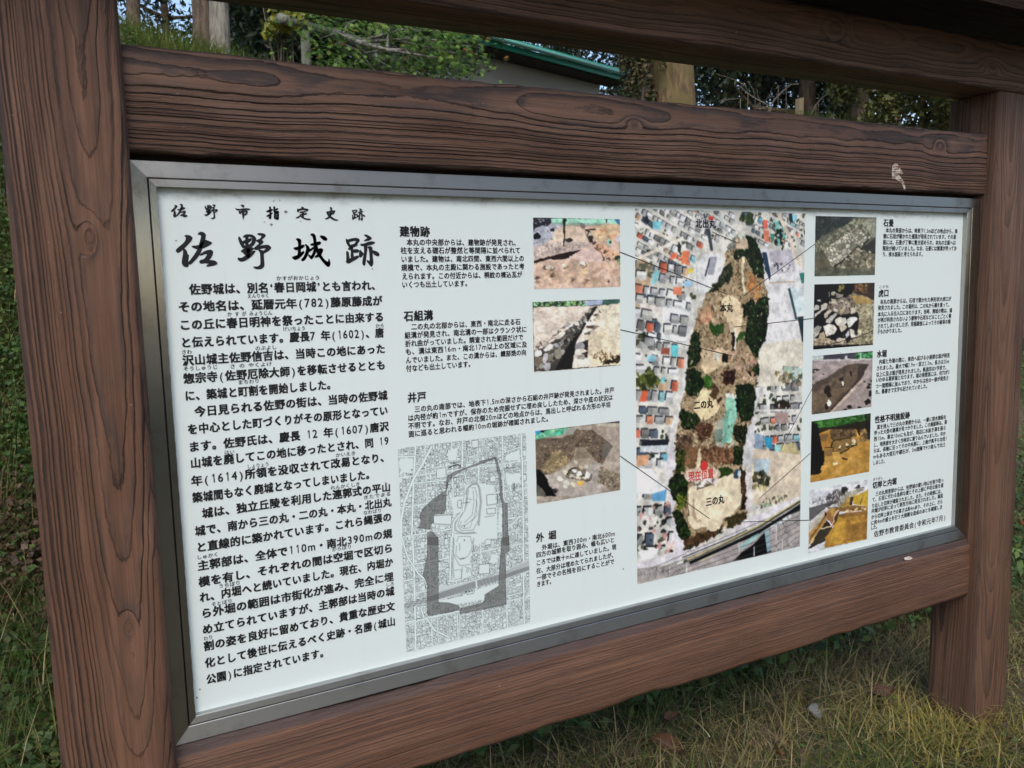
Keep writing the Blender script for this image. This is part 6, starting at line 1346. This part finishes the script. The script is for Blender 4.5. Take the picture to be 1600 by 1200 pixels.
ev('dark evergreen just beyond the tip of the green eave', 'tree', 975, 24.0, 9.0, 0.2, (2.4, 1.6, 3.6), 12000, (0.13, 0.22), DG, MAT['leafdark'], BARK, 7, GT, low=0.08, clumps=40)
tree('mossy_tree', 'broad yellowish mossy trunk right of the building', 'tree', 1050, 9.2, 8.5, 0.26, (2.2, 2.0, 1.8), 6000, (0.10, 0.18), OG, MAT['leafdark'], BARKM, 8, GT, low=0.52)
tree('mossy_tree', 'thinner brown trunk close on the left of the broad mossy trunk', 'tree', 1023, 10.2, 8.0, 0.15, (2.0, 1.8, 1.7), 5000, (0.10, 0.18), OG, MAT['leafdark'], BARK, 9, GT, low=0.52)
ev('open dark tree with sky gaps right of the mossy trunk', 'tree', 1140, 13.5, 7.0, 0.13, (2.2, 1.5, 3.0), 6500, (0.12, 0.20), DG + OG[:1], MAT['leafdark'], BARK, 10, GT, low=0.05, clumps=40)
ev('dense dark evergreen behind the wooden stake', 'tree', 1262, 13.0, 7.0, 0.15, (2.3, 1.5, 3.0), 12500, (0.12, 0.20), DG, MAT['leafdark'], BARK, 11, GT, low=0.03, clumps=44)
ev('olive tinged evergreen left of the sky gap', 'tree', 1345, 12.5, 7.0, 0.15, (1.5, 1.3, 2.9), 7000, (0.12, 0.20), DG + OG[:2], MAT['leafdark'], BARK, 12, GT, low=0.03, clumps=36)
ev('dark tree with a slim straight trunk against the sky gap', 'tree', 1397, 12.0, 7.5, 0.10, (1.0, 1.2, 2.0), 3000, (0.12, 0.20), DG, MAT['leafdark'], BARK, 13, GT, low=0.35, clumps=20)
ev('dense dark evergreen beside the far post', 'tree', 1475, 14.0, 7.5, 0.16, (2.2, 1.5, 3.0), 12000, (0.12, 0.20), DG, MAT['leafdark'], BARK, 14, GT, low=0.03, clumps=40)
ev('dark evergreen seen right of the far post', 'tree', 1640, 13.0, 7.5, 0.16, (2.6, 1.8, 3.2), 12000, (0.12, 0.20), DG, MAT['leafdark'], BARK, 15, GT, low=0.02, clumps=40)
ev('dark evergreen seen left of the near post', 'tree', -60, 14.0, 7.5, 0.16, (2.0, 1.8, 3.2), 12000, (0.12, 0.20), DG, MAT['leafdark'], BARK, 16, GT, low=0.02, clumps=40)
tree('shrub', 'olive green rounded bush beside the far post', 'shrub', 1442, 8.9, 1.5, 0.03, (0.80, 0.7, 0.75), 9000, (0.045, 0.085), [(0.10, 0.11, 0.03), (0.075, 0.09, 0.024), (0.13, 0.13, 0.04)], MAT['leaf'], BARK, 17, low=0.05, clumps=34)
tree('shrub', 'brownish leafy shrub between the eave tip and the mossy trunk', 'shrub', 1003, 9.0, 2.1, 0.03, (0.26, 0.3, 1.0), 3600, (0.04, 0.08), [(0.12, 0.09, 0.04), (0.075, 0.07, 0.025), (0.05, 0.065, 0.02)], MAT['leaf'], BARK, 18, low=0.05, clumps=26)

ev('tall dark evergreen rising behind the green eave of the building', 'tree', 872, 27.0, 11.0, 0.25, (3.4, 2.0, 5.0), 9000, (0.22, 0.36), DG + OG[:1], MAT['leafdark'], BARK, 22, GT, low=0.05, clumps=44)
ev('dense dark evergreen filling the gap right of the mossy trunk, farther off', 'tree', 1185, 17.0, 8.0, 0.2, (2.6, 1.6, 3.6), 5200, (0.16, 0.26), DG, MAT['leafdark'], BARK, 19, GT, low=0.02, clumps=44)
ev('dense dark evergreen farther off behind the olive tinged one', 'tree', 1320, 17.0, 8.0, 0.2, (1.6, 1.4, 3.6), 7000, (0.16, 0.26), DG, MAT['leafdark'], BARK, 20, GT, low=0.02, clumps=40)
# unseen trees added behind the camera: they shade the board and darken the frame's reflections
for k_, (x_, y_, h_, lb) in enumerate(((-5.5, -8.5, 7.0, 'leftmost dark evergreen of the grove facing the board'), (-1.2, -10.5, 8.0, 'tall dark evergreen of the grove straight in front of the board'), (3.4, -9.8, 7.2, 'dark evergreen of the grove facing the right half of the board'), (8.2, -8.6, 7.5, 'rightmost dark evergreen of the grove facing the board'))):
    ev(lb, 'tree', 0, 0, h_, 0.2, (2.4, 2.0, h_ * 0.45), 5500, (0.20, 0.32), DG, MAT['leafdark'], BARK, 50 + k_, 'grove facing the board', low=0.05, clumps=44, pos=(x_, y_))

# Japanese maple: star-shaped leaves on thin limbs
def maple(px, dist):
    rg = np.random.default_rng(77); b_ = at_dist(px, 100, dist); gx, gy = b_[0], b_[1]; gz = float(ground_z(gx, gy))
    root = empty('maple_tree', (gx, gy, gz), 'green maple with star shaped leaves and a pale lichen covered limb', 'tree')
    g = Geo(); off = np.array([gx, gy, gz])
    A = at_dist(520, 52, dist) - off; B = at_dist(560, 66, dist - 0.25) - off; Cc = at_dist(605, 78, dist - 0.35) - off; D = at_dist(690, 92, dist - 0.3) - off
    g.tube([Vector((0.5, 0.5, -0.2)), Vector((0.25, 0.4, 0.35)), Vector(A) * 0.9 + Vector((0.0, 0.1, 0.1)), Vector(B), Vector(Cc), Vector(D)], [0.06, 0.045, 0.026, 0.016, 0.012, 0.005], 9)
    tips = [at_dist(px_, py_, dist + dd) - off for px_, py_, dd in ((500,60,0.2),(540,110,0.0),(590,115,-0.1),(640,60,0.1),(660,100,-0.2),(720,85,0.0),(750,75,0.1),(610,40,0.2),(560,30,0.2),(690,50,0.3))]
    for k, tp in enumerate(tips):
        s_ = (Vector(B), Vector(Cc), Vector(A) * 0.9)[k % 3]; g.tube([s_, (s_ + Vector(tp)) / 2 + Vector((0, 0, 0.05)), Vector(tp)], [0.012, 0.008, 0.004], 5)
    t_ = NT('lichen_bark'); c_ = t_.mix(t_.smooth(t_.noise(t_.coord(), 26.0, 4.0, 0.7), 0.42, 0.60), (0.07, 0.06, 0.045), (0.24, 0.235, 0.20)); t_.l(c_, t_.b.inputs['Base Color']); t_.set(Roughness=0.9)
    g.build('trunk', t_.mat, root, True)
    V, F, C = [], [], []
    n_l = 3000; cl = []
    for k in range(90):
        px_ = rg.uniform(492, 742); lo, hi = (52 + (px_ - 490) * 0.13, 112 + (px_ - 490) * 0.06)
        if px_ > 640: hi -= (px_ - 640) * 0.20
        cl.append(at_dist(px_, rg.uniform(lo - 70, hi + 14), dist + rg.uniform(-0.35, 0.45)) - off)
    cl = np.array(cl)
    for k in range(n_l):
        c0 = cl[rg.integers(len(cl))] + rg.normal(size=3) * np.array([0.12, 0.12, 0.075])
        R_ = rg.uniform(0.023, 0.038); nrm = Vector(rg.normal(size=3) * 0.35 + np.array([0.05, -0.55, 0.75])).normalized(); tq = nrm.to_track_quat('Z', 'Y'); a0 = rg.uniform(0, 6.28); n0 = len(V)
        for i_ in range(14):
            lobe = i_ // 2; ang = a0 + (lobe - 3) * 0.80 + (0.40 if i_ % 2 else 0); rr = R_ * (1.0 - 0.10 * abs(lobe - 3)) if i_ % 2 == 0 else R_ * 0.34
            if i_ == 13: rr = R_ * 0.15
            V.append(tuple(Vector(c0) + tq @ Vector((rr * math.cos(ang), rr * math.sin(ang), -0.18 * rr * (i_ % 2 == 0)))))
        V.append(tuple(c0)); F += [(n0 + i_, n0 + (i_ + 1) % 14, n0 + 14) for i_ in range(14)]
        cc = np.array([(0.085, 0.17, 0.022), (0.055, 0.12, 0.018), (0.12, 0.21, 0.03), (0.04, 0.085, 0.015), (0.15, 0.20, 0.03)][rg.choice(5, p=[.3, .25, .2, .2, .05])]) * (1 + rg.normal() * 0.12)
        if rg.random() < 0.015: cc = np.array([0.25, 0.12, 0.03])
        C += [cc] * 15
    mesh_obj('crown', np.array(V), np.array(F), MAT['leaf'], root, colors=np.clip(np.array(C), 0.004, 0.9))
maple(610, 6.2)

# stemmy shrub with yellow-green leaves
def stems(name, label, cat, spec, dist, mat, leaves=None, seed=0):
    """spec: list of (pixel polyline, radius); stems grow where the photo shows them, at one depth with some spread"""
    rg = np.random.default_rng(seed); p0 = at_dist(*spec[0][0][0], dist); gz = float(ground_z(p0[0], p0[1])); off = np.array([p0[0], p0[1], gz])
    root = empty(name, tuple(off), label, cat); g = Geo()
    for pl, r_ in spec:
        dd = rg.uniform(-0.12, 0.12); pts = [Vector(at_dist(a, b, dist + dd + rg.normal() * 0.03) - off) for a, b in pl]
        base = Vector((pts[0].x, pts[0].y, min(pts[0].z - 0.05, -0.05)))
        pts = [base] + pts; r_ *= 0.62; g.tube(pts, [r_ * (1.1 - 0.75 * k / (len(pts) - 1)) for k in range(len(pts))], 6)
    g.build('stem', mat, root, True)
    if leaves:
        n_, boxes, cols, sz = leaves; P = []
        for k in range(n_):
            a = boxes[rg.integers(len(boxes))]; P.append(at_dist(rg.normal(a[0], a[2]), rg.normal(a[1], a[3]), dist + rg.uniform(-0.2, 0.2)) - off)
        V, F, C = leaf_cloud(np.array(P), rg.normal(size=(n_, 3)) * 0.6 + np.array([0, -0.5, 0.6]), rg.uniform(*sz, n_), pick(cols, n_, rg), rg, 0.75)
        mesh_obj('leaves', V, F, MAT['leaf'], root, colors=C)
    return root
zz = lambda pts: [(170 + a / 5, b / 5) for a, b in pts]
stems('twiggy_shrub', 'brown twiggy shrub with yellow green leaves left of the log fence', 'shrub',
      [(zz([(1290,470),(1260,350),(1240,250),(1215,110),(1200,40)]), 0.012), (zz([(1295,470),(1275,380),(1245,300),(1225,150)]), 0.010), (zz([(1330,470),(1320,330),(1325,230),(1350,100)]), 0.012), (zz([(1345,470),(1350,360),(1340,250),(1290,130)]), 0.012), (zz([(1365,470),(1370,330),(1385,240),(1330,120)]), 0.009), (zz([(1270,400),(1265,300),(1290,200),(1270,110)]), 0.009), (zz([(1420,470),(1430,350),(1460,230),(1500,110)]), 0.008), (zz([(1240,470),(1235,400),(1180,450)]), 0.004), (zz([(1440,470),(1440,330),(1470,180)]), 0.008), (zz([(1400,470),(1390,300),(1420,150)]), 0.009)],
      6.7, TWIG, (520, [(170+1330/5, 150/5, 8, 5), (170+1400/5, 190/5, 9, 7), (170+1440/5, 140/5, 8, 4), (170+1260/5, 260/5, 5, 5), (170+1350/5, 190/5, 10, 5), (170+1400/5, 60/5, 14, 8)], [(0.22, 0.22, 0.03), (0.28, 0.25, 0.035), (0.14, 0.17, 0.03), (0.10, 0.14, 0.025)], (0.045, 0.075)), 31)
zy = lambda pts: [(1080 + a / 3.902, 100 + b / 3.902) for a, b in pts]
stems('bare_shrub', 'bare grey shrub with forked twigs right of the mossy trunk', 'shrub',
      [(zy([(480,265),(510,215),(560,165),(610,125),(650,122)]), 0.016), (zy([(485,262),(440,235),(400,215),(345,180),(290,130)]), 0.013), (zy([(530,200),(532,150),(528,115)]), 0.007), (zy([(580,150),(610,122),(575,118)]), 0.007), (zy([(470,268),(430,270),(380,275)]), 0.010), (zy([(345,180),(330,130),(250,90),(150,60)]), 0.008), (zy([(390,210),(380,160),(350,110)]), 0.006), (zy([(420,225),(405,190),(400,150)]), 0.005), (zy([(300,210),(240,215),(170,225),(205,262)]), 0.007), (zy([(440,235),(480,190),(490,150)]), 0.005)], 9.4, TWIGG, None, 32)
stems('bare_sapling', 'single bare forked sapling right of the wooden stake', 'shrub', [(zy([(732,305),(760,250),(790,215),(830,180),(868,155)]), 0.012), (zy([(760,250),(740,265),(712,275)]), 0.006), (zy([(775,235),(780,205),(770,180)]), 0.005)], 9.2, TWIGG, None, 33)

# wooden stake
a = at_dist(1249, 178, 9.0); gz = float(ground_z(a[0], a[1])); tp = at_dist(1249, 153, 9.0)
g = Geo(); h_ = tp[2] - gz; w_ = 0.028
g.add([(-w_,-w_,-0.3),(w_,-w_,-0.3),(w_,w_,-0.3),(-w_,w_,-0.3),(-w_,-w_,h_-0.01),(w_,-w_,h_),(w_,w_,h_),(-w_,w_,h_-0.01)], [(0,3,2,1),(4,5,6,7),(0,1,5,4),(1,2,6,5),(2,3,7,6),(3,0,4,7)])
o = g.build('wooden_stake', plain('stake_wood', (0.24, 0.19, 0.12), 0.85, 0.2, noise=0.3, nscale=30)); o.location = (a[0], a[1], gz)
tag(o, 'thin square wooden stake standing in the grass on the bank', 'stake')

# log fence: round post and rails
a = at_dist(479, 100, 6.6); gz = float(ground_z(a[0], a[1])); F_ = empty('log_fence', (a[0], a[1], gz), 'weathered round log fence between the twiggy shrub and the maple', 'fence')
off = np.array([a[0], a[1], gz]); LOG = bark('weathered_log', (0.12, 0.12, 0.09), (0.24, 0.25, 0.20), 1.6)
tp = at_dist(480, 47, 6.6) - off
def post(x, y, top):
    g = Geo(); g.tube([(x, y, -0.3), (x, y, top * 0.5), (x, y, top - 0.01), (x, y, top)], [0.037, 0.037, 0.036, 0.031], 12); return g.build('post', LOG, F_, True)
post(0, 0, tp[2])
r0, r1 = at_dist(452, 33, 6.5) - off, at_dist(500, 47, 6.75) - off; dr = (r1 - r0)
g = Geo(); g.tube([r0 - dr * 0.3, r0, r1, r1 + dr * 2.2], [0.036] * 4, 12); g.build('rail', LOG, F_, True)
g = Geo(); g.tube([r0 - dr * 0.3 + np.array([0, 0.02, -0.45]), r1 + dr * 2.2 + np.array([0, 0.02, -0.45])], [0.034] * 2, 12); g.build('rail', LOG, F_, True)
pe = r1 + dr * 2.1; post(pe[0], pe[1], max(0.5, pe[2] + 0.02))

# ---------------------------------------------------------------- the building beyond the bank
az = math.radians(72.8); ux, uy = math.sin(az), math.cos(az); nx_, ny_ = math.cos(az), -math.sin(az)       # along the eave / towards us
P1, P2 = at_dist(770, 72, 16.0), at_dist(982, 134, 19.07); ez_ = (P1[2] + P2[2]) / 2; gz = float(ground_z(P2[0], P2[1]))
BL = empty('building', (P2[0], P2[1], gz), 'pale grey walled building with bright green metal eaves', 'building')
def bp(u_, n_, z): return (ux * u_ + nx_ * n_, uy * u_ + ny_ * n_, z - gz)
def bbox(name, u0, u1, n0, n1, z0, z1, mat, lab=None, rise0=0.0, rise1=0.0):
    g = Geo(); g.add([bp(u0,n0,z0+rise0),bp(u1,n0,z0+rise0),bp(u1,n1,z0+rise1),bp(u0,n1,z0+rise1),bp(u0,n0,z1+rise0),bp(u1,n0,z1+rise0),bp(u1,n1,z1+rise1),bp(u0,n1,z1+rise1)], [(0,3,2,1),(4,5,6,7),(0,1,5,4),(1,2,6,5),(2,3,7,6),(3,0,4,7)])
    bm = bmesh.new(); me = bpy.data.meshes.new(name); me.from_pydata(g.v, [], g.f); bm.from_mesh(me); bmesh.ops.recalc_face_normals(bm, faces=bm.faces); bm.to_mesh(me); bm.free(); me.materials.append(mat)
    o = bpy.data.objects.new(name, me); link(o, BL)
    if lab: o['label'] = lab
    return o
t = NT('render_wall'); t.l(t.mix(t.noise(t.coord(), 1.3, 6.0, 0.6), (0.55, 0.55, 0.52), (0.70, 0.70, 0.67)), t.b.inputs['Base Color']); t.set(Roughness=0.9); WALL = t.mat
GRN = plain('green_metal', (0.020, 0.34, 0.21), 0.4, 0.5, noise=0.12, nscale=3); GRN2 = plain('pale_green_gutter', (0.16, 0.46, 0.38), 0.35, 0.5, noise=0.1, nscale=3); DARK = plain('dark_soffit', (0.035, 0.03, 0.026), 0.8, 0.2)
bbox('wall', -6.6, -0.35, -6.5, -0.55, gz - 0.6, ez_ + 0.02, WALL)
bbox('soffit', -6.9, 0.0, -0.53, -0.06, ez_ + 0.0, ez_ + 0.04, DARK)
bbox('fascia', -7.0, 0.02, -0.06, 0.0, ez_ + 0.03, ez_ + 0.13, GRN)
g = Geo(); g.tube([bp(-7.0, 0.065, ez_ + 0.165), bp(0.03, 0.065, ez_ + 0.155)], [0.045, 0.045], 10); g.build('gutter', GRN2, BL, True)
bbox('roof', -7.1, 0.05, -3.8, 0.04, ez_ + 0.18, ez_ + 0.24, GRN, None, 1.5, 0.0); bbox('roof', -7.1, 0.05, -7.6, -3.8, ez_ + 0.18, ez_ + 0.24, GRN, None, 0.0, 1.5)
lp = at_dist(750, 102, 17.3); lq = np.array([lp[0] - P2[0], lp[1] - P2[1]]); u_ = lq @ np.array([ux, uy])
g = Geo(); g.tube([bp(u_, -0.57, lp[2]), bp(u_, -0.47, lp[2] + 0.01), bp(u_, -0.41, lp[2] - 0.01), bp(u_, -0.38, lp[2] - 0.03)], [0.09, 0.085, 0.06, 0.01], 14); g.build('round_vent', plain('vent_metal', (0.35, 0.36, 0.36), 0.25, 0.5, 0.8), BL, True)
